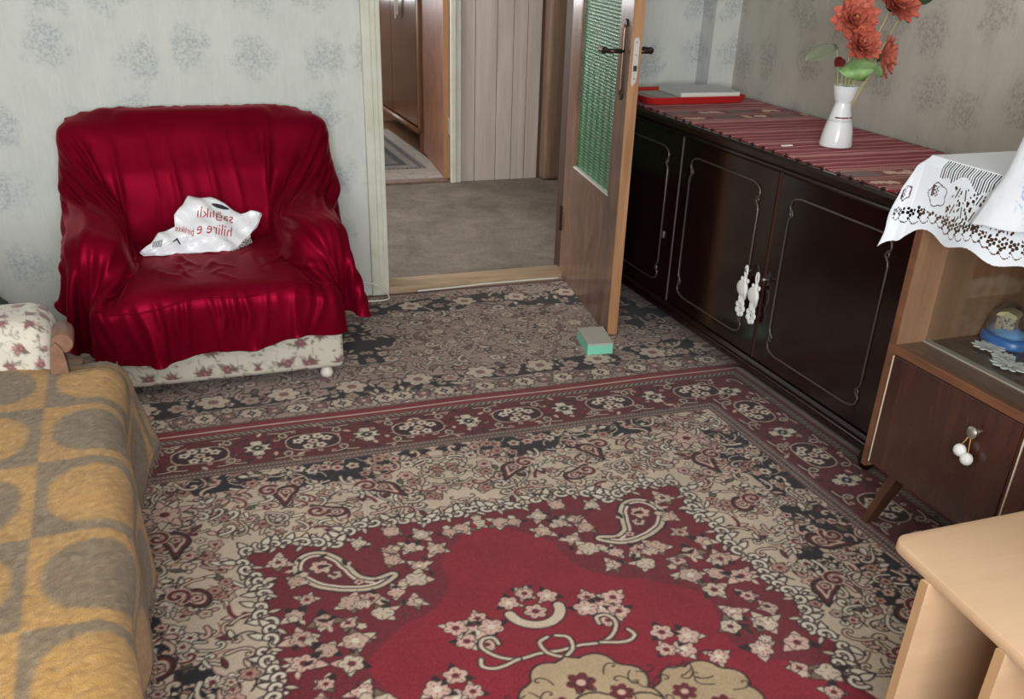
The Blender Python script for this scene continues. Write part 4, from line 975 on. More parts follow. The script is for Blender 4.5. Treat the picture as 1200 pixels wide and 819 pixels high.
def leaf(label, P0, d, up, Ln, wd, m, cup=.15, wave=0.):
    rt = np.array([VX, VY, VZ+.07]); t = thing('silk_leaf', label, 'leaf', tuple(rt), 'silk leaves in the white vase')
    build('stem', G().tube(stem_pts(rt, P0), .0018, 6), M_STEM, t, smooth=True)
    o = fast_grid('blade', leaf_blade(P0, d, up, Ln, wd, cup, wave=wave), m, t); so = o.modifiers.new('thickness', 'SOLIDIFY'); so.thickness = .001
leaf('broad round light green leaf hanging over the vase mouth', (2.185, 2.765, 1.098), (.03, -.72, -.50), (0, -.5, .8), .085, .088, M_LEAF, -.2, .07)
leaf('long greyish green leaf stretching left from the bouquet', (2.115, 2.80, 1.118), (-1, -.05, -.28), (0, -.55, .8), .115, .026, M_LEAFG, .10, .06)
leaf('dark green leaf behind the stems, right of centre', (2.215, 2.84, 1.14), (.9, .1, -.15), (0, -.7, .7), .085, .028, M_LEAFD, .1)
leaf('small dark red leaf tucked left of the round green leaf', (2.13, 2.78, 1.085), (-.55, -.3, -.25), (0, -.6, .8), .045, .018, mat('dark_red_leaf', (96, 24, 26), .5), .1)
leaf('dark leaf with pale tip at the upper right of the bouquet', (2.345, 2.79, 1.245), (.9, -.2, .25), (0, -.8, .6), .085, .024, M_LEAFD, .15)
leaf('dark leaf at the very top behind the dahlias', (2.24, 2.84, 1.265), (-.6, -.1, .1), (0, -.7, .7), .06, .02, M_LEAFD, .1)
for k, (dx, dz, lab) in enumerate(((-.052, .155, 'bare pale stem leaning left out of the vase'), (.075, .16, 'bare green stem leaning right out of the vase'))):
    tag(build('bare_stem', G().tube(stem_pts((VX+dx*.1, VY, VZ+.09), (VX+dx, VY-.01, VZ+.09+dz), dx*.1), .002, 6), M_STEM, smooth=True), lab, 'stem')

# ---------------------------------------------------------------- open door of the room
d1 = sroot('door_1', (1.80, 4.15, 0))
_dir = np.array([1.684-1.806, 3.366-4.166]); DW = float(np.linalg.norm(_dir)); _da = math.atan2(_dir[1], _dir[0])
def dx_(V): # local: x along the leaf from hinge, y = thickness away from the seen face, z up
    c, s = math.cos(_da), math.sin(_da); e1 = np.array([c, s, 0]); e2 = np.array([-s, c, 0]); e3 = np.array([0, 0, 1.])
    return np.array([1.806, 4.166, 0])+V[:, :1]*e1+V[:, 1:2]*e2+V[:, 2:]*e3
TD = .038; Z0, Z1, GB = .016, 2.03, .525
def D1(name, m, g, smooth=False, parent=None): return build(name, g.xf(dx_), m, parent or d1, smooth=smooth)
g0, g1 = .135, DW-.135
D1('stile', M_DOOR, G().box(0, g0, 0, TD, GB, Z1)); D1('stile', M_DOOR, G().box(g1, DW, 0, TD, GB, Z1)); D1('rail', M_DOOR, G().box(g0, g1, 0, TD, Z1-.13, Z1))
D1('panel', M_DOOR, G().box(0, DW, 0, TD, Z0, GB)); D1('edge_strip', M_DOOREDGE, G().box(DW, DW+.006, -.0005, TD+.0005, Z0, Z1))
M_GLASS = mat('green_pebbled_glass', (120, 200, 150), .20, .5, Transmission_Weight=.55)
vo = nd(M_GLASS, 'ShaderNodeTexVoronoi'); vo.inputs['Scale'].default_value = 82; vo.inputs['Randomness'].default_value = .12; lk(M_GLASS, coords(M_GLASS), vo.inputs['Vector'])
bump(M_GLASS, vo.outputs['Distance'], .9, .004)
lk(M_GLASS, ramp(M_GLASS, vo.outputs['Distance'], [(.20, (178, 240, 196)), (.52, (44, 138, 82))]).outputs[0], bsdf(M_GLASS).inputs['Base Color'])
D1('glass_pane', M_GLASS, G().box(g0-.004, g1+.004, .014, .019, GB-.004, Z1-.126))
M_BEADW = mat('white_bead', (214, 212, 204), .5)
D1('glazing_bead', M_BEADW, G().box(g0, g1, .003, .014, GB, GB+.008)); D1('glazing_bead', M_DOOR, G().box(g0, g0+.010, .001, .014, GB+.008, Z1-.13)); D1('glazing_bead', M_DOOR, G().box(g1-.010, g1, .001, .014, GB+.008, Z1-.13))
M_BRONZ = mat('dark_bronze', (70, 56, 48), .3, .5, .75); M_BRONZL = mat('worn_bronze', (136, 112, 98), .28, .5, .8)
hx, hz = DW-.062, 1.045
for sgn, y0 in ((-1, 0), (1, TD)):
    pl = D1('handle_plate', M_BRONZ, G().prism([(hx-.019, .905), (hx-.012, .892), (hx, .884), (hx+.012, .892), (hx+.019, .905), (hx+.019, 1.125), (hx+.012, 1.14), (hx, 1.148), (hx-.012, 1.14), (hx-.019, 1.125)], 1, min(y0, y0+sgn*.006), max(y0, y0+sgn*.006)))
    D1('plate_ridge', M_BRONZL, G().tube([(hx, y0+sgn*.006, .905), (hx, y0+sgn*.008, .92), (hx, y0+sgn*.008, 1.115), (hx, y0+sgn*.006, 1.13)], .006, 8), True, pl)
    D1('lever', M_BRONZ, G().tube([(hx, y0+sgn*.004, hz), (hx, y0+sgn*.045, hz), (hx-.006, y0+sgn*.058, hz), (hx-.022, y0+sgn*.064, hz), (hx-.026, y0+sgn*.066, hz), (hx-.034, y0+sgn*.067, hz), (hx-.038, y0+sgn*.068, hz), (hx-.090, y0+sgn*.062, hz-.003), (hx-.104, y0+sgn*.060, hz-.004)], [.0075, .0075, .008, .008, .012, .012, .0085, .0115, .003], 12), True, pl)
M_ZINC = mat('zinc_lock_plate', (206, 204, 198), .4, .5, .4)
lp = D1('lock_plate', M_ZINC, G().prism([(TD/2-.010, .945), (TD/2-.004, .938), (TD/2+.006, .952), (TD/2+.010, .97), (TD/2+.010, 1.085), (TD/2+.005, 1.095), (TD/2-.005, 1.095), (TD/2-.010, 1.085)], 0, DW+.006, DW+.0085))
D1('latch_slot', mat('dark_slot', (40, 34, 30), .6), G().box(DW+.0085, DW+.0095, TD/2-.006, TD/2+.007, .988, 1.006), parent=lp)
for z in (.962, 1.038, 1.078): D1('screw', M_BRONZL, G().box(DW+.0085, DW+.0092, TD/2-.002, TD/2+.002, z, z+.004), parent=lp)
for z in (.22, 1.7): D1('hinge', M_BRONZ, G().lathe([(.007, z), (.007, z+.11)], (-.006, -.004, 0), 10), 40)

# door stop box
M_MINT = mat('mint_card', (126, 206, 176), .65); M_GRYC = mat('grey_card', (176, 172, 162), .8)
bx = thing('door_stop_box', 'small mint green box with a grey top wedged at the open door', 'box', (1.595, 3.28, .012))
def bxf(V): return V@rotz(-.06).T+np.array([1.592, 3.278, .010])
_q = np.array([(-.065, -.085), (.036, -.092), (.062, .085), (-.042, .09)])
build('carton', G().prism([tuple(p) for p in _q], 2, 0, .036).xf(bxf), M_MINT, bx); build('lid', G().prism([tuple(p*1.01) for p in _q], 2, .036, .044).xf(bxf), M_GRYC, bx)

# white cable on the carpet by the door frame
cb_ = [(.66, 4.00, .016), (.72, 4.012, .016), (.78, 4.020, .016), (.85, 4.010, .016), (.91, 4.005, .016), (.945, 4.018, .016), (.955, 4.045, .02), (.945, 4.075, .035), (.915, 4.095, .055), (.87, 4.10, .07), (.83, 4.102, .072), (.80, 4.104, .06), (.76, 4.106, .035), (.70, 4.106, .018), (.62, 4.106, .016)]
def smooth_path(P, n=6):
    P = np.array(P); Q = []
    for i in range(len(P)-1):
        p0, p1, p2, p3 = P[max(0, i-1)], P[i], P[i+1], P[min(len(P)-1, i+2)]
        for t in np.linspace(0, 1, n, endpoint=False): Q.append(.5*((2*p1)+(-p0+p2)*t+(2*p0-5*p1+4*p2-p3)*t*t+(-p0+3*p1-3*p2+p3)*t**3))
    return Q+[P[-1]]
M_WPL = mat('white_plastic', (222, 218, 206), .45)
tag(build('cable', G().tube(smooth_path(cb_), .0035, 8), M_WPL, smooth=True), 'white electric cable looping on the carpet beside the door frame', 'cable')
tag(build('cable', G().tube(smooth_path([(1.10, 4.095, .014), (1.25, 4.098, .015), (1.42, 4.108, .016), (1.60, 4.110, .016), (1.78, 4.108, .015)]), .004, 8), M_WPL, smooth=True), 'thin white cable running along the foot of the door threshold', 'cable')

# ---------------------------------------------------------------- small cabinet at the right
M_WAL = wood('walnut_veneer', (46, 25, 20), (72, 41, 31), .22, 4, (1, 1, .1), dist=1.6, bmp=.01, coat=.3)
M_WALP = wood('pale_walnut', (112, 80, 58), (150, 114, 86), .35, 5, (1, 1, .06), dist=1.0)
M_WALB = wood('edge_oak', (84, 52, 36), (118, 78, 54), .32, 6, (1, .1, 1))
M_TOPW = wood('brown_shelf', (78, 60, 50), (104, 84, 70), .22, 5, (1, .1, 1))
CX0, CX1, CYF, CYN, CZ0, CZ1, CSH = 1.722, 2.16, 1.850, .70, .196, .968, .538
ca = thing('cabinet', 'small walnut cabinet with an open glazed shelf and splayed legs at right', 'cabinet', (1.94, 1.3, 0))
B('side_panel', M_WALP, ca, CX0, CX1, CYF-.018, CYF, CZ0, CZ1); B('side_panel', M_WALP, ca, CX0, CX1, CYN, CYN+.018, CZ0, CZ1)
B('side_edge', M_WALB, ca, CX0-.006, CX0, CYF-.018, CYF, CZ0, CZ1)
B('back_panel', M_WALP, ca, CX1-.008, CX1, CYN+.018, CYF-.018, CZ0, CZ1-.02); B('bottom', M_WAL, ca, CX0+.02, CX1-.008, CYN+.018, CYF-.018, CZ0, CZ0+.018)
B('top', M_WAL, ca, CX0-.004, CX1+.004, CYN-.004, CYF+.002, CZ1, CZ1+.018, r=.003)
B('shelf', M_TOPW, ca, CX0+.012, CX1-.008, CYN+.018, CYF-.018, CSH-.018, CSH); B('shelf_lip', M_WALB, ca, CX0-.006, CX0+.012, CYN, CYF-.0185, CSH-.022, CSH+.001, r=.003)
M_RAIL = mat('pale_glass_rail', (150, 140, 130), .4)
for k in (0, 1): B('glass_rail', M_RAIL, ca, CX0+.082+k*.014, CX0+.088+k*.014, CYN+.018, CYF-.018, CSH, CSH+.004)
M_CLEAR = bpy.data.materials.new('clear_pane'); M_CLEAR.use_nodes = True
_nt = M_CLEAR.node_tree; _nt.nodes.remove(_nt.nodes['Principled BSDF'])
_tr = nd(M_CLEAR, 'ShaderNodeBsdfTransparent'); _tr.inputs[0].default_value = (.93, .95, .94, 1); _gl = nd(M_CLEAR, 'ShaderNodeBsdfGlossy'); _gl.inputs['Roughness'].default_value = .03
_lw0 = nd(M_CLEAR, 'ShaderNodeLayerWeight'); _lw0.inputs[0].default_value = .2; _fr = nd(M_CLEAR, 'ShaderNodeMath', operation='MULTIPLY_ADD'); _fr.inputs[1].default_value = .35; _fr.inputs[2].default_value = .03; lk(M_CLEAR, _lw0.outputs['Facing'], _fr.inputs[0]); _mx = nd(M_CLEAR, 'ShaderNodeMixShader')
lk(M_CLEAR, _fr.outputs[0], _mx.inputs[0]); lk(M_CLEAR, _tr.outputs[0], _mx.inputs[1]); lk(M_CLEAR, _gl.outputs[0], _mx.inputs[2]); lk(M_CLEAR, _mx.outputs[0], _nt.nodes['Material Output'].inputs[0])
B('glass_pane', M_CLEAR, ca, CX0+.089, CX0+.093, 1.28, CYF-.019, CSH+.004, CZ1-.002); B('glass_pane', M_CLEAR, ca, CX0+.103, CX0+.107, CYN+.019, 1.32, CSH+.004, CZ1-.002)
B('drawer', M_WAL, ca, CX0-.004, CX0+.014, 1.402, CYF-.026, CZ0+.016, CSH-.024, r=.002)
dr = ca.children[-1]
M_EDGEW = mat('bare_edge', (206, 188, 164), .6)
B('edge_strip', M_EDGEW, dr, CX0-.0045, CX0+.012, CYF-.0255, CYF-.0225, CZ0+.018, CSH-.026)
kn = build('knob', G().lathe([(.007, 0), (.007, .010), (.013, .013), (.015, .018), (.011, .022), (.007, .024)], (0, 0, 0), 18).xf(lambda V: np.stack([CX0-.004-V[:, 2], 1.512+V[:, 0], .447+V[:, 1]], 1)), M_SILV, dr, smooth=40)
B('drawer', M_WAL, ca, CX0-.004, CX0+.014, .95, 1.386, CZ0+.016, CSH-.024, r=.002); B('edge_strip', M_EDGEW, ca.children[-1], CX0-.0045, CX0+.012, 1.3865, 1.3895, CZ0+.018, CSH-.026)
B('divider', M_WAL, ca, CX0, CX1-.01, 1.390, 1.401, CZ0+.018, CSH-.018)
M_LEGW = wood('leg_wood', (70, 44, 32), (100, 66, 48), .4, 6)
for (x, y, sx, sy) in ((1.775, 1.835, -.0, .075), (1.775, .74, -.0, -.075), (2.10, 1.835, 0, .075), (2.10, .74, 0, -.075)):
    ty_ = y-sy; build('leg', G().add([(x+a*.020*k, yy+b*.013*k, z) for (yy, z, k) in ((y, .012 if x < 2.0 else 0., .8), (ty_, CZ0, 1.15)) for a, b in ((-1, -1), (1, -1), (1, 1), (-1, 1))], [(3, 2, 1, 0), (4, 5, 6, 7), (0, 1, 5, 4), (1, 2, 6, 5), (2, 3, 7, 6), (3, 0, 4, 7)]), M_LEGW, ca)
# cherry pendant hanging from the drawer knob
pe = thing('pompom_pendant', 'two white pompoms on a yellow thread hung from the cabinet knob', 'pendant', (CX0-.03, 1.512, .385))
xk = CX0-.022
for (y, z) in ((1.530, .394), (1.505, .383)):
    build('thread', G().tube([(xk+.002, 1.512, .452), (xk, (1.512+y)/2, .425), (xk, y, z+.014)], .0012, 5), mat('yellow_thread', (196, 160, 72), .8), pe, smooth=True)
    build('pompom', G().ell((xk, y, z), .013, .0165, .0150, 18, 12), M_CROC, pe, smooth=True)

# things on the glazed shelf
M_BLUE = mat('blue_plastic', (46, 108, 178), .3, .5); SG = (1.995, 1.760, CSH)
sg = thing('snow_globe', 'blue based snow globe with a tiny picture house on the cabinet shelf', 'snow globe', SG)
_sx = lambda V: V*np.array([.78, 1.12, 1])+np.array(SG)
build('base', G().lathe([(.056, 0), (.060, .004), (.060, .018), (.055, .026), (.050, .028)], (0, 0, 0), 28).xf(_sx), M_BLUE, sg, smooth=40)
M_DOME = bpy.data.materials.new('clear_dome'); M_DOME.use_nodes = True; _nt = M_DOME.node_tree; _nt.nodes.remove(_nt.nodes['Principled BSDF'])
_tr = nd(M_DOME, 'ShaderNodeBsdfTransparent'); _tr.inputs[0].default_value = (.90, .94, .97, 1); _gl = nd(M_DOME, 'ShaderNodeBsdfGlossy'); _gl.inputs['Roughness'].default_value = .06; _lw = nd(M_DOME, 'ShaderNodeLayerWeight'); _lw.inputs[0].default_value = .35; _mx = nd(M_DOME, 'ShaderNodeMixShader')
lk(M_DOME, _lw.outputs['Facing'], _mx.inputs[0]); lk(M_DOME, _tr.outputs[0], _mx.inputs[1]); lk(M_DOME, _gl.outputs[0], _mx.inputs[2]); lk(M_DOME, _mx.outputs[0], _nt.nodes['Material Output'].inputs[0])
build('dome', G().lathe([(.053*math.cos(a), .027+.078*math.sin(a)) for a in np.linspace(0, math.pi/2-.01, 12)], (0, 0, 0), 28).xf(_sx), M_DOME, sg, smooth=True)
M_SNOW = mat('blue_snow', (120, 168, 214), .6)
build('snow_mound', G().lathe([(.050, .027), (.047, .036), (.034, .044), (.015, .048), (.0, .049)], (0, 0, 0), 20).xf(_sx), M_SNOW, sg, smooth=True)
M_PIC = mat('tiny_picture', (206, 196, 176), .6); lk(M_PIC, ramp(M_PIC, noise(M_PIC, coords(M_PIC), 110, 3, .7), [(.40, (70, 66, 72)), (.5, (206, 190, 160)), (.62, (178, 96, 60))]).outputs[0], bsdf(M_PIC).inputs['Base Color'])
hs = lambda V: V@rotz(.5).T+np.array([SG[0]-.006, SG[1], SG[2]+.040])
build('picture_cube', G().box(-.020, .020, -.022, .022, 0, .036).xf(hs), M_PIC, sg); build('picture_roof', G().prism([(-.026, .036), (.026, .036), (.020, .044), (0, .050), (-.020, .044)], 0, -.022, .022).xf(hs), mat('pale_gold', (206, 188, 138), .5), sg)
def doily_disc(x, y, z, r, label, tilt=0, stretch=1.):
    t = thing('crochet_flower', label, 'doily', (x, y, z), 'white crochet flowers on the cabinet shelf')
    for k in range(11):
        a = k/11*6.283; M = rotz(a)@roty(-.10)
        build('petal', G().ell((r*.55, 0, .004), r*.47, r*.20, .0028, 10, 6).xf(lambda V: (V@M.T)*np.array([1, stretch, 1])+np.array([x, y, z])), M_CROC, t, smooth=True)
    build('centre', G().ell((0, 0, .005), r*.2, r*.2, .003, 12, 6).xf(lambda V: V+np.array([x, y, z])), M_CROC, t, smooth=True)
doily_disc(1.930, 1.742, CSH, .040, 'white crochet flower on the shelf nearest the snow globe', stretch=1.1)
doily_disc(1.888, 1.628, CSH, .042, 'white crochet flower nearest the shelf edge, right of the others', stretch=1.25)
doily_disc(1.918, 1.680, CSH, .030, 'small flattened white crochet flower between the other two')

# ---------------------------------------------------------------- lace cloth on the cabinet
M_LACE = mat('white_lace', (216, 220, 226), .85, .2); bump(M_LACE, noise(M_LACE, coords(M_LACE), 380, 2), .3, .002)
M_LACE.node_tree.nodes['Principled BSDF'].inputs['Subsurface Weight'].default_value = 0
ZT = CZ1+.0195
def lace():
    a = np.concatenate([np.arange(-.40, -.02, .02), np.arange(-.02, .20, .0013)])   # past the front edge
    b = np.concatenate([np.arange(-1.1, -.46, .02), np.arange(-.46, .11, .0013)])   # past the far side
    Aa, Bb = np.meshgrid(a, b, indexing='ij')
    ap, bp_ = np.maximum(Aa, 0), np.maximum(Bb, 0); drop = np.sqrt(ap**2+bp_**2*1.0)
    both = np.minimum(ap, bp_)
    X = CX0-.006-np.minimum(Aa, 0)-.012*sstep(0, .02, ap)-ap*.10-.18*both-.010*np.sin(Bb*22)*sstep(0, .15, ap)
    Y = CYF+.006+np.minimum(Bb, 0)+.012*sstep(0, .02, bp_)+bp_*.16+.22*both+.006*np.sin(Aa*30)*sstep(0, .1, bp_)
    Z = ZT-drop*.985
    # hem outline with scallops
    hemA = .166+.008*np.sin(Bb*2*math.pi/.15+.9); hemB = .062+.006*np.sin(Aa*2*math.pi/.09)
    inside = (Aa < hemA+.045*sstep(-.04, .05, Bb)*sstep(0, .1, Aa)) & (Bb < hemB+.03*sstep(.05, .15, Aa))
    # openwork
    hole = np.zeros_like(Aa, bool); rs = np.random.default_rng(12)
    def dots(bb, aa, r):
        i0, i1 = np.searchsorted(a, aa-r), np.searchsorted(a, aa+r)+1; j0, j1 = np.searchsorted(b, bb-r), np.searchsorted(b, bb+r)+1
        hole[i0:i1, j0:j1] |= ((Bb[i0:i1, j0:j1]-bb)**2+(Aa[i0:i1, j0:j1]-aa)**2) < r*r
    hole |= (Aa > .003) & (Aa < .034+.012*np.sin(Bb*60)) & ((Bb % .0072) < .0019) & (Bb < -.012) & (np.abs((Bb+.17) % .30-.15) > .035)
    fl = [(-.062, .076, .044, .042), (-.355, .080, .040, .034), (-.53, .08, .034, .03), (.028, .085, .026, .028)]
    for k in range(24):                                                                              # eyelet clusters above the hem
        c = .05-.026*k; base = .130+.008*math.sin(c*2*math.pi/.15+.9)
        for (u, v, r_) in ((0, 0, .0033), (.0074, -.0052, .0031), (-.0074, -.0052, .0031), (.0, -.0105, .0034), (.0082, -.0145, .0028), (-.0082, -.014, .0028), (.003, .0075, .0022)): dots(c+u, base+v, r_*rs.uniform(.85, 1.2))
        for t in np.linspace(-1, 1, 7): dots(c-.013+t*.011, base+.017-.007*t*t, .0010)
    for c in (-.135, -.205, -.27, -.44):                                                            # open ground between leaf sprays
        for i in range(64): dots(c+rs.uniform(-.034, .034), rs.uniform(.045, .118), rs.uniform(.0016, .0029))
        for s_ in (-1, 1):
            for (ub, ua) in ((s_*.013, .058), (s_*.017, .094)):
                d = ((Bb-c-ub-(Aa-ua)*s_*.35)/.0085)**2+((Aa-ua)/.020)**2; hole &= ~(d < 1)
                hole |= (np.abs(Bb-c-ub-(Aa-ua)*s_*.35) < .0010) & (np.abs(Aa-ua) < .011)
    for (fb, fa, rb, ra) in fl:                                                                      # roses with a stitched outline
        th_ = np.arctan2((Aa-fa)/ra, (Bb-fb)/rb); hole &= ~(((Bb-fb)/rb)**2+((Aa-fa)/ra)**2 < (1+.10*np.cos(6*th_))**2)
        for t in np.linspace(0, 6.283, 40): dots(fb+rb*.60*math.cos(t)*(1+.10*math.cos(5*t)), fa+ra*.60*math.sin(t)*(1+.10*math.cos(5*t)), .0010)
        for i in range(5):
            for j in range(6):
                if (i+j) % 2 == 0 or i > 2: dots(fb+rb*.05+i*.0040, fa-ra*.42+j*.0042, .0014)
    keep = (inside & ~hole); kf = keep[:-1, :-1] & keep[1:, :-1] & keep[1:, 1:] & keep[:-1, 1:]
    return np.stack([X, Y, Z], -1), kf
PL, kf = lace()
la = fast_grid('lace_doily', PL, M_LACE, keep=kf); tag(la, 'white lace cloth with scalloped hem hanging over the cabinet top', 'lace cloth')
# embroidered cloth heaped beside it
M_EMB = mat('embroidered_linen', (218, 221, 227), .85, .15)
_f = maprange(M_EMB, noise(M_EMB, coords(M_EMB), 14, 2, .6, 1.0), .60, .66); _g = maprange(M_EMB, noise(M_EMB, coords(M_EMB), 120, 2), .45, .6)
lk(M_EMB, mixc(M_EMB, math_(M_EMB, 'MULTIPLY', _f, _g), (218, 221, 227), (160, 172, 214)), bsdf(M_EMB).inputs['Base Color']); bump(M_EMB, noise(M_EMB, coords(M_EMB), 12, 3), .2, .02)
def linen():
    s = np.linspace(0, 1, 60); b = np.linspace(0, 1, 70); S_, B_ = np.meshgrid(s, b, indexing='ij')   # s: from back over the top and down the front, b: from far edge to near edge
    h = .006+.235*sstep(.0, .06, B_)                                                                 # heap rises away from the far edge
    y = 1.655-.85*B_-.03*np.sin(S_*3)
    path = np.interp(S_, [0, .45, .55, 1], [2.10, 1.79, 1.705, 1.690]); zt = np.interp(S_, [0, .45, .55, 1], [0, 0, -.012, -.105])
    X = path-.006*np.sin(B_*30)*sstep(.5, 1, S_)-.02*sstep(.5, .7, S_)
    Z = ZT+.004+h*np.where(S_ < .5, 1, 1-sstep(.5, .72, S_)*.96)*(.85+.15*np.cos(S_*9))+zt*(1-.35*sstep(.0, .5, B_))
    X = X+sstep(.1, .5, B_)*.05*(S_ < .9)*np.sin(S_*3.14)
    Z += .006*np.sin(B_*22+S_*9)*sstep(.02, .2, B_)
    return np.stack([X, y, Z], -1)
o = fast_grid('embroidered_cloth', linen(), M_EMB); so = o.modifiers.new('thickness', 'SOLIDIFY'); so.thickness = .003
tag(o, 'white cloth with faint blue embroidery heaped on the lace at the right edge', 'cloth')

# ---------------------------------------------------------------- beech side table in front
M_BEECH = wood('beech_laminate', (184, 149, 116), (200, 167, 134), .38, 3, (.12, 1, 1), dist=.6, bmp=.01)
M_BEECHE = mat('beech_edge_band', (164, 128, 92), .4)
tb = thing('side_table', 'pale beech side table with rounded corner in the lower right foreground', 'table', (1.5, .88, 0))
AX0, AX1, AY0, AY1, AZ = 1.158, 1.69, .52, 1.132, .50
top = [(x-(AY1-y)*.10*(AX1-x)/(AX1-AX0), y) for x, y in rrect(AX0, AX1, AY0, AY1, .028, 8)]
def slab(poly, z0, z1, r=.005):
    P = np.array(poly); c = P.mean(0); g = G(); n = len(P); V = []
    for z, s in ((z0, r), (z0+r, 0), (z1-r, 0), (z1-r*.3, r*.3), (z1, r)):
        d = P-c; L_ = np.abs(d); q = c+d*(1-s/np.maximum(np.linalg.norm(d, axis=1, keepdims=True), .01)); V += [(a, b, z) for a, b in q]
    F = [(i*n+k, i*n+(k+1) % n, (i+1)*n+(k+1) % n, (i+1)*n+k) for i in range(4) for k in range(n)]+[tuple(range(n))[::-1], tuple(4*n+k for k in range(n))]
    return g.add(V, F)
build('top', slab(top, AZ-.022, AZ, .004), M_BEECH, tb, smooth=40)
for y, x0 in ((1.030, 1.143), (.842, 1.128), (.56, 1.115)):
    p = B('leg_panel', M_BEECH, tb, x0, 1.66, y-.018, y, .013, AZ-.022, r=.0015); B('edge_band', M_BEECHE, p, x0-.0015, x0, y-.018, y, .013, AZ-.022)

# ---------------------------------------------------------------- plastic bag on the armchair
M_BAG = mat('white_polythene', (232, 232, 236), .34, .5, Coat_Weight=.2); bump(M_BAG, noise(M_BAG, coords(M_BAG), 20, 3, .5, 1.2), .35, .02)
bgt = thing('plastic_bag', 'crumpled white carrier bag with red mirrored lettering on the armchair seat', 'bag', (.18, 3.6, .385))
BO, BU, BV = np.array([.005, 3.60, .392]), np.array([.345, .035, .0]), np.array([.050, .135, .155])
def bag_xyz(u, v):
    """sheet of the bag: u along the lower edge, v up the slumped face"""
    u = np.asarray(u, float); v = np.asarray(v, float); p = BO+u[..., None]*BU+v[..., None]*BV
    n = np.cross(BU, BV); n = n/np.linalg.norm(n)
    w = .028*np.sin(u*2.9+.2)*np.sin(v*2.6+.3)+.010*np.sin(u*11+v*4)+.007*np.sin(v*13-u*6)+.004*np.sin(u*27+v*19)
    return p+n*w[..., None]
out = [(-.06, .02), (.10, -.03), (.30, -.05), (.55, -.16), (.72, -.17), (.86, -.06), (.95, .12), (1.06, .36), (1.10, .56), (.98, .62), (.88, .58), (.72, .80), (.55, .93), (.42, .94), (.32, 1.0), (.27, .82), (.20, .66), (.22, .45), (.06, .34), (.0, .16), (-.10, .08)]
out = np.array(out)
def in_poly(px, py, P):
    c = np.zeros(px.shape, bool)
    for i in range(len(P)):
        x1, y1 = P[i]; x2, y2 = P[(i+1) % len(P)]; c ^= ((y1 > py) != (y2 > py)) & (px < (x2-x1)*(py-y1)/(y2-y1+1e-12)+x1)
    return c
def smooth_closed(P, n=6):
    Q = []; m = len(P)
    for i in range(m):
        p0, p1, p2, p3 = P[i-1], P[i], P[(i+1) % m], P[(i+2) % m]
        for t in np.linspace(0, 1, n, endpoint=False): Q.append(p1+(p2-p1)*t)
    return np.array(Q)
ob = smooth_closed(out); cen = np.array([.52, .34]); rr_ = np.linspace(0, 1, 26)
UV = cen+(ob-cen)[None]*rr_[:, None, None]; UV[..., 1] = np.maximum(UV[..., 1], -.2)
UVc = np.concatenate([UV, UV[:, :1]], 1)
o = fast_grid('front_sheet', bag_xyz(UVc[..., 0], UVc[..., 1]), M_BAG, bgt, flip=True)
so = o.modifiers.new('film', 'SOLIDIFY'); so.thickness = .0012
Pb = bag_xyz(UVc[..., 0], UVc[..., 1]); Pb2 = Pb.copy(); k = 1-rr_[:, None]**4; Pb2[..., 2] = Pb[..., 2]*(1-k*.85)+(.388+.004*np.sin(UVc[..., 0]*30))*k*.85; Pb2[..., 2] = np.maximum(Pb2[..., 2]-.004, .387)
fast_grid('back_sheet', Pb2, M_BAG, bgt)
M_BPRN = mat('newsprint_film', (150, 146, 140), .45); lk(M_BPRN, ramp(M_BPRN, noise(M_BPRN, coords(M_BPRN), 150, 2, .7), [(.46, (58, 56, 56)), (.56, (206, 204, 200))]).outputs[0], bsdf(M_BPRN).inputs['Base Color'])
uu = np.linspace(.24, 1.0, 50); lo = np.interp(uu, [.24, .4, .55, .72, .86, 1.0], [-.05, -.07, -.17, -.18, -.05, .22])
E_ = bag_xyz(uu, lo+.01); g = G(); st = np.stack([E_, E_+np.array([0, -.008, -.012]), np.stack([E_[:, 0]+.004, E_[:, 1]+.0, np.maximum(E_[:, 2]-.030+.005*np.sin(uu*60), .388)], 1)], 1)
g.grid(st); build('folded_edge', g, M_BPRN, bgt, smooth=True)
M_BLKP = mat('black_print', (40, 40, 44), .5); M_REDP = mat('red_print', (176, 52, 54), .5)
def print_on(name, m, g2):
    V = g2.verts(); p = bag_xyz(V[:, 0], V[:, 1]); n = np.cross(BU, BV); n /= np.linalg.norm(n)
    if n[2] < 0: n = -n
    g3 = G(); g3.add(p+n*.0030, g2.f); return build(name, g3, m, bgt)
def text_mesh(s):
    c = bpy.data.curves.new('lettering', 'FONT'); c.body = s; c.size = 1; c.resolution_u = 2; ob_ = bpy.data.objects.new('lettering', c); COL.objects.link(ob_)
    dg = bpy.context.evaluated_depsgraph_get(); me = bpy.data.meshes.new_from_object(ob_.evaluated_get(dg)); bpy.data.objects.remove(ob_); bpy.data.curves.remove(c)
    bm = bmesh.new(); bm.from_mesh(me); bmesh.ops.triangulate(bm, faces=bm.faces); bmesh.ops.subdivide_edges(bm, edges=bm.edges, cuts=3, use_grid_fill=True); bmesh.ops.triangulate(bm, faces=bm.faces); bm.verts.index_update()
    V = np.array([v.co[:] for v in bm.verts]); F = [tuple(v.index for v in f.verts) for f in bm.faces]; bm.free(); bpy.data.meshes.remove(me); return V, F
def lettering(s, u0, v0, size, slope, asp=.62):
    V, F = text_mesh(s); g2 = G(); x = V[:, 0].max()-V[:, 0]                       # seen from behind: mirrored
    g2.add(np.stack([u0+x*size*asp, v0+V[:, 1]*size-x*size*asp*slope, 0*x], 1), F); print_on('lettering', M_REDP, g2)
lettering('sağlıklı', .43, .55, .25, .36, .56); lettering('hilire e', .44, .25, .24, .20, .56); lettering('birlikte', .225, .36, .19, .75, .36)
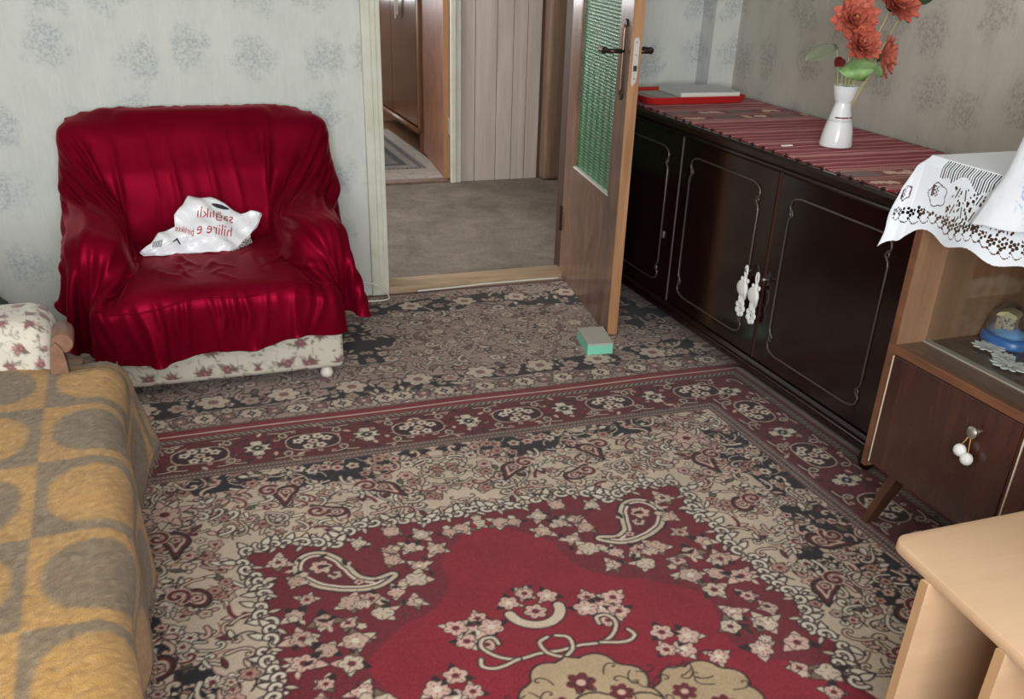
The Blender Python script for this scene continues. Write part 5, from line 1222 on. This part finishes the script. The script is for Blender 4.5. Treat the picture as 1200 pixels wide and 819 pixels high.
sl = np.linspace(0, 6.283, 22, endpoint=False); g2 = G(); g2.add([(.66+.095*math.cos(t)+.0, .745+.034*math.sin(t)-.095*math.cos(t)*.42, 0) for t in sl], [tuple(range(22))]); print_on('handle_slot', M_BLKP, g2)
g2 = G()
for i in range(6): g2.add([(.02+i*.016, .085, 0), (.028+i*.016, .085, 0), (.034+i*.016, .19, 0), (.026+i*.016, .19, 0)], [(0, 1, 2, 3)])
print_on('barcode', M_BLKP, g2); g2 = G(); g2.add([(.21, .14, 0), (.255, .225, 0), (.30, .12, 0), (.28, .125, 0), (.252, .185, 0), (.225, .14, 0)], [(0, 1, 4, 5), (1, 2, 3, 4)]); print_on('printed_mark', M_BLKP, g2)

# ---------------------------------------------------------------- black folding stand in the left corner
M_BLACK = mat('black_plastic', (26, 25, 26), .45)
bs = thing('black_stand', 'black angular stand against the wall behind the sofa arm, at the left edge', 'stand', (-.62, 4.0, 0))
build('upright', G().add([(-.66, 4.03, .02), (-.585, 4.03, .02), (-.585, 4.07, .02), (-.66, 4.07, .02), (-.74, 4.06, .75), (-.70, 4.06, .75), (-.70, 4.09, .75), (-.74, 4.09, .75)], [(3, 2, 1, 0), (4, 5, 6, 7), (0, 1, 5, 4), (1, 2, 6, 5), (2, 3, 7, 6), (3, 0, 4, 7)]), M_BLACK, bs)
build('side_bar', G().tube([(-.555, 4.06, .04), (-.57, 4.06, .16), (-.62, 4.075, .5), (-.655, 4.085, .75)], .009, 8), M_BLACK, bs, smooth=True)
build('foot', G().prism([(-.70, 0), (-.53, 0), (-.515, .04), (-.535, .115), (-.56, .14), (-.70, .10)], 1, 3.98, 4.08), M_BLACK, bs)

# ---------------------------------------------------------------- dresser in the room beyond the hall
M_DRES = wood('glossy_dresser_veneer', (84, 50, 32), (134, 86, 56), .2, 2.4, (1, .5, .3), dist=2, coat=.4)
M_DREE = wood('dresser_edge', (116, 74, 44), (150, 100, 64), .4, 5)
dz = thing('dresser', 'glossy brown wardrobe with short legs standing in the room beyond the hall', 'dresser', (2.2, 7.8, 0))
B('body', M_DRES, dz, 1.968, 2.55, 7.175, 8.65, .145, 2.0); B('door', M_DRES, dz, 1.955, 1.968, 7.20, 7.90, .175, 1.98, r=.003)
ky = build('key', G().tube([(1.955, 7.62, .985), (1.93, 7.62, .985)], .004, 6), M_STEEL, dz.children[-1]); B('door', M_DRES, dz, 1.955, 1.968, 7.91, 8.62, .175, 1.98, r=.003)
B('corner_post', M_DREE, dz, 1.950, 2.05, 7.120, 7.175, .145, 2.0, r=.006); build('base_rail', G().tube([(1.945, 7.13, .150), (1.945, 8.64, .150)], .018, 8), M_DREE, dz, smooth=True)
for y in (7.165, 8.55):
    for x in (1.985, 2.50): build('leg', G().lathe([(.018, 0.), (.026, .145)], (x, y, .0), 12), M_DREE, dz, smooth=40)
tg = thing('key_tag', 'pale paper tags hanging from the wardrobe key in the far room', 'tag', (1.93, 7.62, .80))
for k, (y, h) in enumerate(((7.645, .125), (7.605, .10))): build('slip', G().box(1.926+k*.004, 1.929+k*.004, y-.018, y+.018, .98-h-.02, .965), mat('tag_paper_'+str(k), (196, 184, 168), .8), tg); build('string', G().tube([(1.932, 7.62, .987), (1.928+k*.004, y, .965)], .0012, 4), M_WPL, tg)
